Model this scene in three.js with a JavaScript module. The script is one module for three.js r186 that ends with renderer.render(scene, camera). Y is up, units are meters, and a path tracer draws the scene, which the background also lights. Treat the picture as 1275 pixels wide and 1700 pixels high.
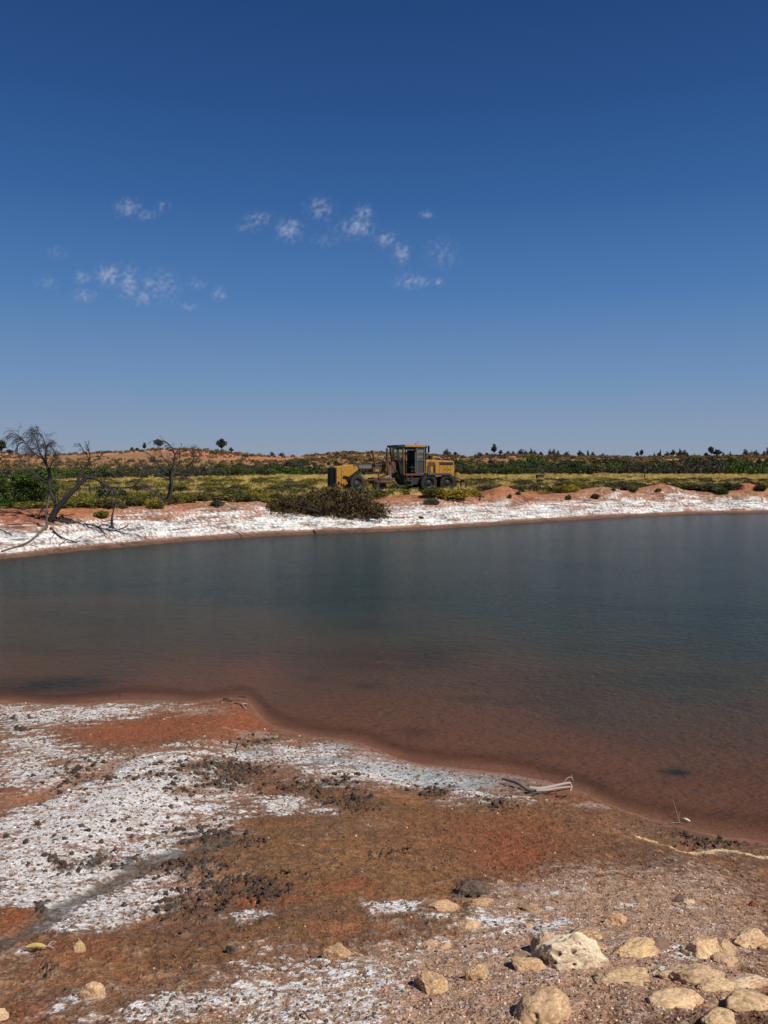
import * as THREE from 'three';
import { mergeGeometries, mergeVertices, toCreasedNormals } from 'three/addons/utils/BufferGeometryUtils.js';
import { RoundedBoxGeometry } from 'three/addons/geometries/RoundedBoxGeometry.js';

// ---------------------------------------------------------------- camera, sky, sun, exposure
const EYE = 3.4, PITCH = 3.67 * Math.PI / 180, FOC = 1277;      // eye above the water, tilt down, focal length in photo pixels
const scene = new THREE.Scene();
const camera = new THREE.PerspectiveCamera(2 * Math.atan(850 / FOC) * 180 / Math.PI, 0.75, 0.05, 6000);
camera.position.set(0, EYE, 0);
camera.rotation.set(-PITCH, 0, 0);
scene.add(camera);
const renderer = new THREE.WebGLRenderer({ antialias: true });
renderer.setSize(768, 1024);
renderer.toneMapping = THREE.LinearToneMapping;
renderer.toneMappingExposure = 1.0;
renderer.shadowMap.enabled = true;

const s2l = c => { c /= 255; return c <= 0.04045 ? c / 12.92 : Math.pow((c + 0.055) / 1.055, 2.4); };
const rgb = (r, g, b) => [s2l(r), s2l(g), s2l(b)];
const lerp = (a, b, t) => a + (b - a) * t;
const clamp = (x, a = 0, b = 1) => x < a ? a : x > b ? b : x;
const sstep = (a, b, x) => { const t = clamp((x - a) / (b - a)); return t * t * (3 - 2 * t); };
const mix3 = (a, b, t) => [lerp(a[0], b[0], t), lerp(a[1], b[1], t), lerp(a[2], b[2], t)];
function rngOf(seed) { let s = seed >>> 0; return () => { s |= 0; s = s + 0x6D2B79F5 | 0; let t = Math.imul(s ^ s >>> 15, 1 | s); t = t + Math.imul(t ^ t >>> 7, 61 | t) ^ t; return ((t ^ t >>> 14) >>> 0) / 4294967296; }; }

// gradient noise, 2-D and 3-D
const PERM = new Uint8Array(1024); { const r = rngOf(77); const p = [...Array(256).keys()]; for (let i = 255; i > 0; i--) { const j = Math.floor(r() * (i + 1)); [p[i], p[j]] = [p[j], p[i]]; } for (let i = 0; i < 1024; i++) PERM[i] = p[i & 255]; }
const GX = new Float64Array(256), GY = new Float64Array(256); for (let i = 0; i < 256; i++) { const a = i / 256 * Math.PI * 2; GX[i] = Math.cos(a) * 1.5; GY[i] = Math.sin(a) * 1.5; }
function noise2(x, y) {
  const xi = Math.floor(x), yi = Math.floor(y), fx = x - xi, fy = y - yi, X = xi & 255, Y = yi & 255;
  const u = fx * fx * fx * (fx * (fx * 6 - 15) + 10), v = fy * fy * fy * (fy * (fy * 6 - 15) + 10);
  const a = PERM[X] + Y, b = PERM[X + 1] + Y, g0 = PERM[a], g1 = PERM[b], g2 = PERM[a + 1], g3 = PERM[b + 1];
  const n0 = GX[g0] * fx + GY[g0] * fy, n1 = GX[g1] * (fx - 1) + GY[g1] * fy, n2 = GX[g2] * fx + GY[g2] * (fy - 1), n3 = GX[g3] * (fx - 1) + GY[g3] * (fy - 1);
  return n0 + u * (n1 - n0) + v * (n2 - n0 + u * (n0 - n1 - n2 + n3));
}
function fbm(x, y, o = 4, gain = 0.5) { let s = 0, a = 1, t = 0; for (let i = 0; i < o; i++) { s += a * noise2(x, y); t += a; a *= gain; x = x * 2.03 + 17.3; y = y * 2.03 - 9.1; } return s / t; }
function ridge(x, y, o = 3) { let s = 0, a = 1, t = 0; for (let i = 0; i < o; i++) { s += a * (1 - 2 * Math.abs(noise2(x, y))); t += a; a *= 0.5; x = x * 2.1 + 5.7; y = y * 2.1 + 3.3; } return s / t; }
const H3 = (x, y, z) => { const h = PERM[(PERM[(PERM[x & 255] + y) & 255] + z) & 255]; return h / 127.5 - 1; };
function noise3(x, y, z) {
  const xi = Math.floor(x), yi = Math.floor(y), zi = Math.floor(z); let fx = x - xi, fy = y - yi, fz = z - zi;
  fx = fx * fx * (3 - 2 * fx); fy = fy * fy * (3 - 2 * fy); fz = fz * fz * (3 - 2 * fz);
  const l = (a, b, t) => a + (b - a) * t;
  return l(l(l(H3(xi, yi, zi), H3(xi + 1, yi, zi), fx), l(H3(xi, yi + 1, zi), H3(xi + 1, yi + 1, zi), fx), fy), l(l(H3(xi, yi, zi + 1), H3(xi + 1, yi, zi + 1), fx), l(H3(xi, yi + 1, zi + 1), H3(xi + 1, yi + 1, zi + 1), fx), fy), fz);
}
function fbm3(x, y, z, o = 3) { let s = 0, a = 1, t = 0; for (let i = 0; i < o; i++) { s += a * noise3(x, y, z); t += a; a *= 0.5; x = x * 2.07 + 11.1; y = y * 2.07 + 3.7; z = z * 2.07 - 7.9; } return s / t; }
// worley: distance to the nearest jittered point (0..~1)
function cell2(x, y) {
  const xi = Math.floor(x), yi = Math.floor(y); let d = 9;
  for (let j = -1; j <= 1; j++) for (let i = -1; i <= 1; i++) {
    const h = PERM[(PERM[(xi + i) & 255] + yi + j) & 255], px = xi + i + 0.1 + 0.8 * h / 255, py = yi + j + 0.1 + 0.8 * PERM[h + 57] / 255;
    const q = (px - x) * (px - x) + (py - y) * (py - y); if (q < d) d = q;
  }
  return Math.sqrt(d);
}

// the sky: clear dark blue air, a pale horizon, a few wisps of cloud
{
  const W = 4096, Hh = 2048, data = new Float32Array(W * Hh * 4);
  const stops = [[-90, rgb(137, 150, 172)], [0, rgb(146, 159, 178)], [2, rgb(137, 156, 181)], [6, rgb(112, 145, 184)], [12, rgb(79, 122, 176)], [18, rgb(56, 99, 156)], [24, rgb(44, 82, 138)], [31, rgb(33, 69, 120)], [45, rgb(25, 57, 106)], [90, rgb(20, 48, 94)]];
  const wisps = [[212, 345, 16, 12, .6], [245, 357, 14, 6, .4], [270, 342, 9, 6, .35], [430, 362, 18, 8, .5], [480, 381, 16, 13, .8], [532, 347, 17, 14, .55], [593, 378, 20, 13, .85], [604, 353, 12, 9, .75], [640, 398, 15, 9, .8], [667, 421, 10, 14, .75], [685, 467, 22, 8, .65], [727, 467, 8, 5, .7], [709, 356, 9, 7, .35], [735, 420, 22, 18, .22], [137, 461, 10, 7, .65], [141, 490, 14, 7, .65], [181, 457, 18, 13, .85], [214, 470, 13, 20, .8], [236, 494, 10, 9, .85], [247, 470, 9, 7, .8], [270, 475, 22, 20, .4], [326, 472, 9, 8, .5], [363, 488, 8, 9, .55], [312, 509, 12, 5, .4], [78, 470, 16, 7, .3], [410, 378, 16, 6, .35], [545, 398, 18, 7, .28], [95, 420, 14, 8, .2], [560, 380, 12, 8, .2]];
  const cp = Math.cos(PITCH), sp = Math.sin(PITCH);
  for (let j = 0; j < Hh; j++) {
    const el = ((j + 0.5) / Hh - 0.5) * 180; let k = 0; while (k < stops.length - 2 && stops[k + 1][0] < el) k++;
    const base = mix3(stops[k][1], stops[k + 1][1], clamp((el - stops[k][0]) / (stops[k + 1][0] - stops[k][0])));
    const ce = Math.cos(el * Math.PI / 180), se = Math.sin(el * Math.PI / 180);
    for (let i = 0; i < W; i++) {
      const az = ((i + 0.5) / W - 0.5) * 2 * Math.PI; let c = base;
      const o = (j * W + i) * 4;
      if (el > 8 && el < 26 && az > -2.2 && az < -0.95) {      // where the wisps hang: direction -> place on the photo
        const dx = ce * Math.cos(az), dz = ce * Math.sin(az), zz = -(dz * cp + se * sp), yy = se * cp - dz * sp;
        const fw = -dz * cp - se * sp, px = 637.5 + FOC * dx / fw, py = 850 - FOC * (se * cp - dz * sp) / fw;
        let a = 0;
        const w1 = fbm(px / 13, py / 13, 4), w2 = fbm(px / 11 + 40, py / 11, 4);
        for (const [x, y, rx, ry, al] of wisps) {
          const ex = (px + w1 * 9 - x) / rx, ey = (py + w2 * 7 - y) / ry, q = ex * ex + ey * ey;
          if (q < 4) a = Math.max(a, al * Math.exp(-q * 1.1));
        }
        if (a > 0.01) {
          const n = 0.5 + 1.0 * fbm(px / 8 + 9 + w2, py / 7 + px / 18 + w1, 5, .58);
          a = clamp(Math.pow(a, .6) * sstep(0.30, 1.15, n * 1.05 + a * 0.36) * 0.62);
          c = mix3(base, rgb(186, 190, 208), a);
        }
      }
      data[o] = c[0]; data[o + 1] = c[1]; data[o + 2] = c[2]; data[o + 3] = 1;
    }
  }
  const sky = new THREE.DataTexture(data, W, Hh, THREE.RGBAFormat, THREE.FloatType);
  sky.mapping = THREE.EquirectangularReflectionMapping; sky.magFilter = sky.minFilter = THREE.LinearFilter; sky.needsUpdate = true;
  scene.background = sky; scene.environment = sky;
}
const SUN = new THREE.Vector3(0.56, 0.80, 0.22).normalize();
const sun = new THREE.DirectionalLight(new THREE.Color(1.0, 0.955, 0.86), 4.75);
sun.position.copy(SUN).multiplyScalar(200); sun.target.position.set(0, 0, -30);
sun.castShadow = true; sun.shadow.mapSize.set(4096, 4096);
Object.assign(sun.shadow.camera, { left: -80, right: 80, top: 80, bottom: -80, near: 1, far: 500 });
scene.add(sun, sun.target);

// ---------------------------------------------------------------- helpers
const used = new Map();
function numbered(name) { const n = used.get(name) ?? 0; used.set(name, n + 1); return n ? `${name}_${String(n).padStart(3, '0')}` : name; }
function tag(o, label, category, group, kind) {
  if (label) o.userData.label = label; if (category) o.userData.category = category;
  if (group) o.userData.group = group; if (kind) o.userData.kind = kind; return o;
}
function mesh(name, geo, mat, parent) {
  const m = new THREE.Mesh(geo, mat); m.name = parent ? name : numbered(name); m.castShadow = m.receiveShadow = true; (parent || scene).add(m); return m;
}
function thing(name, label, category, pos = [0, 0, 0], turn = 0, group) {
  const g = new THREE.Group(); g.name = numbered(name); g.position.set(...pos); g.rotation.y = turn; scene.add(g); return tag(g, label, category, group);
}
const structure = (name, geo, mat, label) => tag(mesh(name, geo, mat), label, null, null, 'structure');
const std = (c, rough = 0.9, extra = {}) => new THREE.MeshStandardMaterial({ color: new THREE.Color().setRGB(...c), roughness: rough, side: THREE.DoubleSide, ...extra });
const merge = list => { if (list.length === 1) return list[0]; const uv = list.every(g => g.attributes.uv); return mergeGeometries(list.map(g => { const k = g.index ? g.toNonIndexed() : g; for (const a of Object.keys(k.attributes)) if (a !== 'position' && a !== 'normal' && !(uv && a === 'uv')) k.deleteAttribute(a); return k; })); };
const V = (x, y, z) => new THREE.Vector3(x, y, z);
// a ray through a photo pixel
function ray(px, py) { const u = (px - 637.5) / FOC, v = (850 - py) / FOC, c = Math.cos(PITCH), s = Math.sin(PITCH); return [u, v * c - s, -(c + v * s)]; }
function onWater(px, py) { const d = ray(px, py), t = -EYE / d[1]; return [d[0] * t, -d[2] * t]; }       // x, depth
function pts(list) { return list.sort((a, b) => a[0] - b[0]); }
function along(p, x) {
  if (x <= p[0][0]) return p[0][1]; const n = p.length; if (x >= p[n - 1][0]) return p[n - 1][1];
  let lo = 0, hi = n - 1; while (hi - lo > 1) { const m = (lo + hi) >> 1; if (p[m][0] <= x) lo = m; else hi = m; }
  const t = (x - p[lo][0]) / (p[hi][0] - p[lo][0]); return lerp(p[lo][1], p[hi][1], t);
}
function smoothLine(p, step) {                     // a table of a polyline, smoothed
  const a = p[0][0], b = p[p.length - 1][0], out = []; for (let x = a; x <= b; x += step) { let s = 0, w = 0; for (let k = -3; k <= 3; k++) { const g = Math.exp(-k * k / 4); s += g * along(p, x + k * step); w += g; } out.push([x, s / w]); } return out;
}
// ---------------------------------------------------------------- shape of the land
const NEAR = smoothLine(pts([[-60, 16], [-30, 13], ...[[0, 1163], [90, 1169], [140, 1168], [200, 1162], [270, 1162], [320, 1165], [370, 1159], [405, 1157], [420, 1170], [432, 1190], [455, 1207], [520, 1222], [580, 1229], [620, 1240], [650, 1255], [690, 1268], [760, 1275], [840, 1284], [900, 1295], [955, 1310], [1010, 1335], [1060, 1354], [1130, 1372], [1200, 1389], [1275, 1398]].map(p => onWater(...p)), [6, 5.6], [12, 4.2], [40, 5], [90, 25]]), 0.06);
const FAR = smoothLine(pts([[-60, 16], [-32, 18], [-20, 24], ...[[0, 929], [100, 917], [200, 908], [300, 899], [420, 891], [540, 885], [640, 882], [740, 877], [860, 869], [950, 863], [1000, 860], [1050, 858], [1100, 855.5], [1160, 853], [1275, 851]].map(p => onWater(...p)), [36, 52], [60, 44], [90, 25]]), 0.25);
const DUNE_D = 255;
const CREST = pts([[-400, 5], [-260, 6.5], [-190, 5.6], ...[[0, 752], [60, 756], [120, 756], [200, 752], [290, 746], [330, 747], [370, 750], [430, 757], [500, 758], [545, 755], [580, 752], [640, 753], [700, 756], [780, 760], [830, 757], [900, 758], [960, 760], [1050, 760], [1150, 760], [1275, 758]].map(([x, y]) => { const d = ray(x, y), t = DUNE_D / -d[2]; return [d[0] * t, EYE + d[1] * t]; }), [190, 5.5], [400, 5]]);
const PATHS = { channel: [[-40, 1585], [40, 1548], [130, 1500], [180, 1470], [250, 1436], [320, 1412], [380, 1395]], crest1: [[1050, 1389], [1075, 1394], [1108, 1407]], crest2: [[1117, 1412], [1150, 1419], [1185, 1420], [1230, 1419], [1275, 1428], [1330, 1434]], track: [[-30, 1352], [40, 1328], [100, 1307], [150, 1291], [200, 1262]] };
function bankTop(x) { return 1.25 + 0.1 * fbm(x * 0.1, 7.7, 2); }
const MOUNDS = [];                                   // x, depth, rx, rd, height: filled once the bank can be hit by a ray
function land(x, z, fine) {
  const D = -z, dn = along(NEAR, x), df = along(FAR, x), s = D - dn, e = df - D;
  if (s <= 0) {                                      // the near bank
    const t = -s / Math.max(dn - 2.5, 3); let h;
    if (t < 1) h = 1.5 * (0.72 * t + 0.28 * t * t); else h = 1.5 * (1 + 0.28 * (1 - Math.exp(-(t - 1) * 3)));
    h += 0.035 * fbm(x * 0.8, z * 0.8, 2) * clamp(-s / 0.8);
    return h;
  }
  if (e > 0) {                                       // the bed of the pond
    return -Math.min(0.085 * s + 0.02 * s * s * 0.2, 0.16 * e, 1.4);
  }
  const q = -e;                                      // beyond the far waterline
  let h = q < 1.0 ? 0.16 * q : 0.16 + (bankTop(x) - 0.16) * (() => { const t = clamp((q - 1) / (6.3 + 0.8 * noise2(x * 0.13, 2.2))); return t * (1.25 - 0.25 * t); })();
  if (q > 0.4 && q < 9) {                            // little terraces of old waterlines
    const w = sstep(0.4, 1.2, q) * (1 - sstep(6.5, 9, q)), st = 0.115, hh = h / st + 0.5 * fbm(x * 0.35, z * 0.35, 2), f = hh - Math.floor(hh);
    h += w * st * 0.95 * ((f < 0.72 ? 0.22 * f / 0.72 : 0.22 + 0.78 * (f - 0.72) / 0.28) - f);
  }
  h += sstep(8, 30, q) * 0.16 + 0.06 * fbm(x * 0.25, z * 0.25, 3) * sstep(4, 9, q) + sstep(60, 110, D) * 0.1 * fbm(x * 0.03, z * 0.03, 2);
  for (const m of MOUNDS) { const a = (x - m[0]) / m[2], b = (D - m[1]) / m[3], r = a * a + b * b; if (r < 6) h += m[4] * Math.exp(-r) * (1 + 0.35 * fbm(x * 0.6, z * 0.6, 3)); }
  if (D > 140) {                                     // the dune ridge
    const c = along(CREST, x), wob = 14 * noise2(x * 0.012, 5.5), t = (D - 150 - wob) / (DUNE_D - 150 - wob);
    const body = t < 1 ? Math.pow(sstep(-0.05, 1.0, t), 0.85) : 1 - 0.75 * sstep(DUNE_D, DUNE_D + 130, D);
    h += (c - h) * clamp(body) + (0.5 * fbm(x * 0.035, z * 0.035, 3) + 0.25 * ridge(x * 0.05 + 3, z * 0.08)) * sstep(140, 200, D) * (1 - sstep(210, 245, D)) ;
    if (D > DUNE_D + 60) h += 1.2 * fbm(x * 0.006, z * 0.006, 2) - 0.6;
  }
  return h;
}
// where the ray through a photo pixel first meets the land
function ground(px, py) {
  const d = ray(px, py); let t = 1.2, p = t;
  for (let i = 0; i < 4000; i++) { const y = EYE + d[1] * t; if (y <= Math.max(land(d[0] * t, d[2] * t), 0)) break; p = t; t *= 1.004; if (t > 900) break; }
  for (let i = 0; i < 24; i++) { const m = (p + t) / 2; if (EYE + d[1] * m <= Math.max(land(d[0] * m, d[2] * m), 0)) t = m; else p = m; }
  return V(d[0] * t, EYE + d[1] * t, d[2] * t);
}
function spot(px, D) { const d = ray(px, 760), t = D / -d[2], x = d[0] * t; return V(x, land(x, -D), -D); }   // at a bearing and a distance
{ const at = (px, dq) => { const a = onWater(px, along([[700, 879], [860, 869], [950, 863], [1050, 858], [1160, 853], [1275, 851]], px)); const x = a[0] * (a[1] + dq) / a[1]; return [x, a[1] + dq]; };
  const m1 = at(835, 8.5), m2 = at(1010, 8), m3 = at(1100, 8), m4 = at(1235, 9), m5 = at(700, 8);
  MOUNDS.push([...m1, 1.5, 1.6, 0.55], [...m2, 2.3, 1.6, 0.5], [...m3, 2.0, 1.5, 0.6], [...m4, 1.6, 1.5, 0.55], [...m5, 2.0, 1.2, 0.22]);
}
// world-space patches: an ellipse on the ground round the spot of a photo pixel
function patch(list) { return list.map(([px, py, rx, ry, a]) => { const c = ground(px, py), e = ground(px + rx, py), f = ground(px, py - ry); const ux = e.x - c.x, uz = e.z - c.z, vx = f.x - c.x, vz = f.z - c.z, det = ux * vz - uz * vx; return [c.x, c.z, vz / det, -vx / det, -uz / det, ux / det, a, 2.2 * Math.max(Math.hypot(ux, uz), Math.hypot(vx, vz))]; }); }
function cover(list, x, z) { let m = 0; for (const p of list) { const dx = x - p[0], dz = z - p[1]; if (Math.abs(dx) > p[7] || Math.abs(dz) > p[7]) continue; const a = p[2] * dx + p[3] * dz, b = p[4] * dx + p[5] * dz, q = a * a + b * b; if (q < 4) { const w = p[6] * Math.exp(-q * 0.9); m = m + w - m * w; } } return m; }
function route(list) { return list.map(([px, py]) => { const g = ground(px, py); return [g.x, g.z]; }); }
function offRoute(r, x, z) { let best = 1e9; for (let i = 0; i < r.length - 1; i++) { const [ax, az] = r[i], [bx, bz] = r[i + 1], dx = bx - ax, dz = bz - az, t = clamp(((x - ax) * dx + (z - az) * dz) / (dx * dx + dz * dz)); const q = Math.hypot(x - ax - dx * t, z - az - dz * t); if (q < best) best = q; } return best; }

const SALT = patch([[60, 1188, 120, 24, .8], [190, 1182, 90, 14, .75], [300, 1176, 50, 10, .5], [50, 1240, 95, 26, .75], [20, 1290, 60, 22, .7], [190, 1325, 150, 50, 1], [110, 1375, 130, 55, 1], [50, 1435, 80, 45, 1], [90, 1480, 80, 25, .9], [230, 1265, 120, 22, .7], [250, 1300, 80, 25, .8], [310, 1375, 80, 22, .7], [230, 1480, 110, 30, .75], [180, 1520, 90, 22, .7], [340, 1460, 70, 20, .55], [90, 1545, 45, 9, .8], [30, 1590, 30, 10, .6], [480, 1250, 130, 20, .7], [400, 1228, 70, 10, .35], [390, 1320, 50, 20, .75], [485, 1337, 34, 14, .95], [540, 1345, 20, 8, .7], [560, 1285, 60, 18, .6], [650, 1288, 90, 20, .7], [730, 1300, 70, 14, .5], [790, 1325, 60, 16, .5], [860, 1330, 40, 12, .4], [655, 1510, 45, 14, .85], [420, 1520, 40, 12, .5], [440, 1570, 40, 10, .6], [560, 1610, 130, 26, .5], [500, 1665, 170, 40, .42], [250, 1665, 100, 22, .55], [90, 1690, 80, 20, .55], [90, 1650, 50, 15, .4], [760, 1560, 60, 16, .45], [820, 1520, 70, 14, .5], [900, 1545, 60, 16, .4], [620, 1370, 25, 8, .4], [1000, 1340, 30, 9, .25], [190, 1550, 60, 14, .45], [1120, 1585, 60, 20, .3], [330, 1640, 80, 20, .35], [420, 1690, 100, 20, .5]]);
const PINK = patch([[600, 1660, 260, 60, .9], [800, 1640, 160, 70, .9], [420, 1680, 120, 40, .7], [1000, 1560, 260, 70, .8], [1130, 1480, 200, 60, .65], [960, 1440, 80, 30, .35], [900, 1500, 150, 40, .65], [200, 1690, 160, 30, .5], [850, 1690, 200, 40, .8], [1200, 1600, 120, 50, .6], [700, 1600, 120, 40, .5]]);
const RED = patch([[230, 1212, 100, 14, .8], [180, 1225, 70, 14, .7], [330, 1192, 90, 20, .85], [400, 1205, 50, 24, .9], [60, 1320, 80, 16, .6], [860, 1425, 50, 26, 1], [840, 1390, 120, 40, .6], [20, 1530, 34, 22, .9], [580, 1475, 40, 10, .9], [510, 1500, 22, 8, .8], [1050, 1640, 40, 12, .5], [1180, 1660, 50, 14, .5], [960, 1660, 40, 14, .5], [260, 1215, 60, 10, .6], [20, 1680, 60, 20, .6], [960, 1320, 50, 14, .4], [130, 1585, 60, 14, .6], [430, 1500, 30, 8, .7]]);
const OCHRE = patch([[560, 1430, 160, 36, .9], [470, 1400, 90, 30, .8], [700, 1450, 120, 40, .8], [860, 1350, 110, 26, .7], [640, 1500, 90, 20, .5], [480, 1550, 70, 16, .6], [150, 1590, 70, 24, .7], [330, 1600, 110, 30, .6], [1020, 1400, 80, 20, .4], [20, 1510, 30, 16, .8], [820, 1510, 26, 10, .8], [650, 1350, 120, 30, .5], [330, 1230, 120, 14, .4]]);
const DARK = patch([[250, 1290, 70, 10, .75], [130, 1290, 50, 14, .75], [150, 1262, 70, 10, .4], [330, 1272, 50, 12, .75], [300, 1315, 40, 12, .7], [400, 1280, 50, 14, .85], [370, 1300, 40, 14, .75], [420, 1232, 40, 10, .7], [30, 1195, 30, 8, .5], [35, 1212, 12, 5, .9], [350, 1390, 60, 18, .8], [420, 1400, 60, 12, .7], [320, 1440, 60, 20, .8], [230, 1440, 60, 14, .8], [130, 1440, 60, 16, .7], [75, 1515, 22, 20, .9], [400, 1470, 80, 18, .75], [330, 1500, 80, 20, .6], [460, 1490, 40, 16, .8], [290, 1520, 60, 14, .5], [550, 1300, 60, 12, .6], [580, 1330, 50, 12, .6], [720, 1318, 40, 10, .75], [830, 1335, 40, 14, .65], [600, 1345, 30, 14, .6], [640, 1420, 110, 12, .5], [500, 1455, 90, 10, .4], [1150, 1395, 90, 10, .5], [1200, 1408, 60, 8, .6], [470, 1310, 70, 12, .5], [230, 1365, 90, 30, .22], [100, 1410, 100, 40, .22], [780, 1476, 24, 12, 1], [60, 1620, 60, 14, .45], [700, 1530, 40, 10, .4], [350, 1560, 60, 20, .3]]);
const GREY = patch([[700, 1290, 60, 14, .9], [640, 1275, 60, 10, .7], [550, 1262, 50, 8, .7], [430, 1250, 40, 10, .6], [800, 1300, 60, 12, .5], [760, 1300, 40, 8, .7], [560, 1240, 60, 8, .5]]);
const FILM = patch([[860, 1288, 60, 9, .9], [780, 1284, 60, 8, .8], [690, 1272, 60, 8, .7], [620, 1258, 50, 8, .7], [900, 1300, 40, 8, .8], [980, 1338, 26, 6, .8], [420, 1222, 40, 7, .6], [330, 1180, 60, 10, .5], [560, 1245, 60, 8, .5], [890, 1480, 70, 14, .5], [1000, 1440, 60, 16, .4]]);
const CHANNEL = route(PATHS.channel), CREST1 = route(PATHS.crest1), CREST2 = route(PATHS.crest2), TRACK = route(PATHS.track);

// colour and relief of the near bank
const C = { clay: [0.335, 0.138, 0.053], brown: [0.19, 0.088, 0.040], red: [0.36, 0.098, 0.030], ochre: [0.285, 0.135, 0.036], salt: [0.90, 0.87, 0.85], pink: [0.60, 0.385, 0.255], dark: [0.046, 0.030, 0.021], grey: [0.34, 0.355, 0.36], mud: [0.16, 0.12, 0.098], wet: [0.27, 0.115, 0.064], pale: [0.78, 0.57, 0.32] };
function nearLook(x, z, out) {
  const D = -z, dn = along(NEAR, x), s = dn - D;                    // s: metres up from the waterline
  const wx = x + 0.16 * fbm(x * 1.7, z * 1.7, 3) + 0.04 * fbm(x * 9, z * 9, 2), wz = z + 0.16 * fbm(x * 1.7 + 31, z * 1.7, 3) + 0.04 * fbm(x * 9 + 7, z * 9, 2);
  const n1 = fbm(x * 2.3, z * 2.3, 4), n2 = fbm(x * 11, z * 11, 4, 0.6), n3 = noise2(x * 43, z * 43), n4 = fbm(x * 27 + 9, z * 27, 3, .65);
  const up = clamp(s / 0.5);
  const ch = offRoute(CHANNEL, x + 0.08 * n1 + 0.03 * n2, z + 0.08 * n1), chan = (1 - sstep(0.04 + 0.02 * n1, 0.105 + 0.05 * n1, ch + 0.03 * n2));
  let salt = cover(SALT, wx, wz), pink = cover(PINK, wx, wz), red = cover(RED, wx, wz), ochre = cover(OCHRE, wx, wz), dark = cover(DARK, wx, wz), grey = cover(GREY, wx, wz);
  const n0 = fbm(x * 0.9 + 3, z * 0.9, 3); let c = mix3(C.clay, C.brown, sstep(-0.3, 0.25, n1 + 0.5 * n2 + 0.2)); c = mix3(c, [0.085, 0.046, 0.025], 0.6 * sstep(0.05, 0.45, n0 * 0.8 + n2 * 0.7)); c = mix3(c, [0.40, 0.24, 0.145], 0.6 * sstep(0.12, 0.5, -n0 * 0.6 + n2 * 0.6 + n4 * 0.4));
  c = mix3(c, C.ochre, 0.85 * ochre * sstep(-0.3, 0.4, n2 + 0.25 + n0 * .4));
  c = mix3(c, C.red, red * sstep(-0.7, 0.25, n1 + 0.4 * n2 + 0.15));
  const pk = sstep(0.25, 0.75, pink * 0.9 + 0.35 * n2 + 0.25 * n4);
  c = mix3(c, C.pink, pk * 0.8);
  c = mix3(c, C.grey, clamp(grey * sstep(-0.3, 0.3, n2 + 0.2) * 1.1));
  // salt: a flaky crust, holed with brown everywhere and breaking up at its edges
  const fl = fbm((x * 0.86 - z * 0.5) * 2.2 + 11, (x * 0.5 + z * 0.86) * 7.5, 4, .6);
  const film = sstep(0.1, 0.75, salt * 0.9 + pink * 0.25 + 0.6 * fl + 0.45 * n2 + 0.1 - 0.5 * red); c = mix3(c, [0.52, 0.38, 0.30], film * 0.38); const fm = cover(FILM, wx, wz); c = mix3(c, [0.46, 0.32, 0.26], sstep(0.15, 0.6, fm + .5 * fl + .2 * n2) * .85 * sstep(.02, .2, fm));
  const sv = salt * 1.15 + 1.0 * fl + 0.5 * n2 + (0.45 + 0.7 * sstep(-.3, .4, n0 + .4 * n1)) * n4 + 0.10 * n3 + 0.55 * n1 - 0.8 * red * (1 - salt * 0.4) - 0.56 + 0.2 * pk;
  const st = sstep(-0.02, 0.40, sv) * sstep(0.02, 0.2, s) * sstep(0.05, 0.3, salt + 0.25 * pink);
  const stain = sstep(0.1, 0.6, fbm(x * 5 + 70, z * 5, 4, .6) + 0.25);
  c = mix3(c, mix3(C.salt, [0.66, 0.54, 0.47], stain * 0.55), st * 0.97);
  const dirt = sstep(0.15, 0.7, 0.5 - n4 * 1.1 - n2 * 0.5 - salt * 0.1); c = mix3(c, [c[0] * 0.55, c[1] * 0.47, c[2] * 0.42], dirt * 0.5);
  c = mix3(c, [0.40, 0.45, 0.47], 0.6 * sstep(.2, .7, grey + .4 * fl) * sstep(.05, .3, grey));
  // cloddy dark mud
  const dv = dark * 1.0 + 0.3 * salt * sstep(0.0, 0.35, fl * .6 + n2 * .8) + 0.75 * n2 + 0.8 * n4 + 0.25 * n3 - 0.42, dk = sstep(0.12, 0.5, dv) * sstep(0.08, 0.3, dark + 0.22 * salt);
  c = mix3(c, mix3(C.dark, C.brown, 0.3 * stain), dk * 0.88);
  c = mix3(c, mix3([0.115, 0.08, 0.058], C.grey, 0.45 * sstep(0.1, .5, n1 + n2 * .4)), chan * 0.85);
  const tr = 1 - sstep(0.07, 0.2, offRoute(TRACK, x + 0.1 * n1, z + 0.1 * n1)); c = mix3(c, [0.32, 0.145, 0.075], tr * 0.75);
  const p1 = (1 - sstep(0.012, 0.034, offRoute(CREST1, wx, wz) + 0.02 * n2)), p2 = (1 - sstep(0.016, 0.052, offRoute(CREST2, wx, wz) + 0.03 * n2)), pale = Math.max(p1, p2) * sstep(-0.5, 0.05, n2 + 0.9 * n4 + 0.6 * n1 + .12);
  c = mix3(c, C.pale, pale);
  // wet at the waterline
  const wet = 1 - sstep(0.03, 0.34, s + 0.22 * n1 + 0.1 * n2); c = mix3(c, C.wet, wet * 0.75);
  // specks
  if (n3 > 0.5 && pale < .3) c = mix3(c, [c[0] * 0.45, c[1] * 0.42, c[2] * 0.4], (n3 - 0.5) * 1.8);
  out.c = c; out.salt = st; out.dark = dk; out.pink = pk; out.wet = wet; out.chan = chan; out.pale = pale; out.s = s;
  // relief in metres
  let h = 0.018 * n2 + 0.0035 * n4 + 0.022 * n1 + 0.0012 * n3 + 0.010 * ridge(x * 4.5, z * 4.5, 2);
  h += dk * (0.006 + 0.022 * clamp(0.55 - cell2(x * 22, z * 22)) * 1.4 + 0.008 * n4);
  h = h * (1 - 0.6 * st - 0.35 * pk) + st * 0.005;
  h += (1 - chan) * 0 - chan * 0.014 + pale * 0.012 - tr * 0.02;
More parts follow.
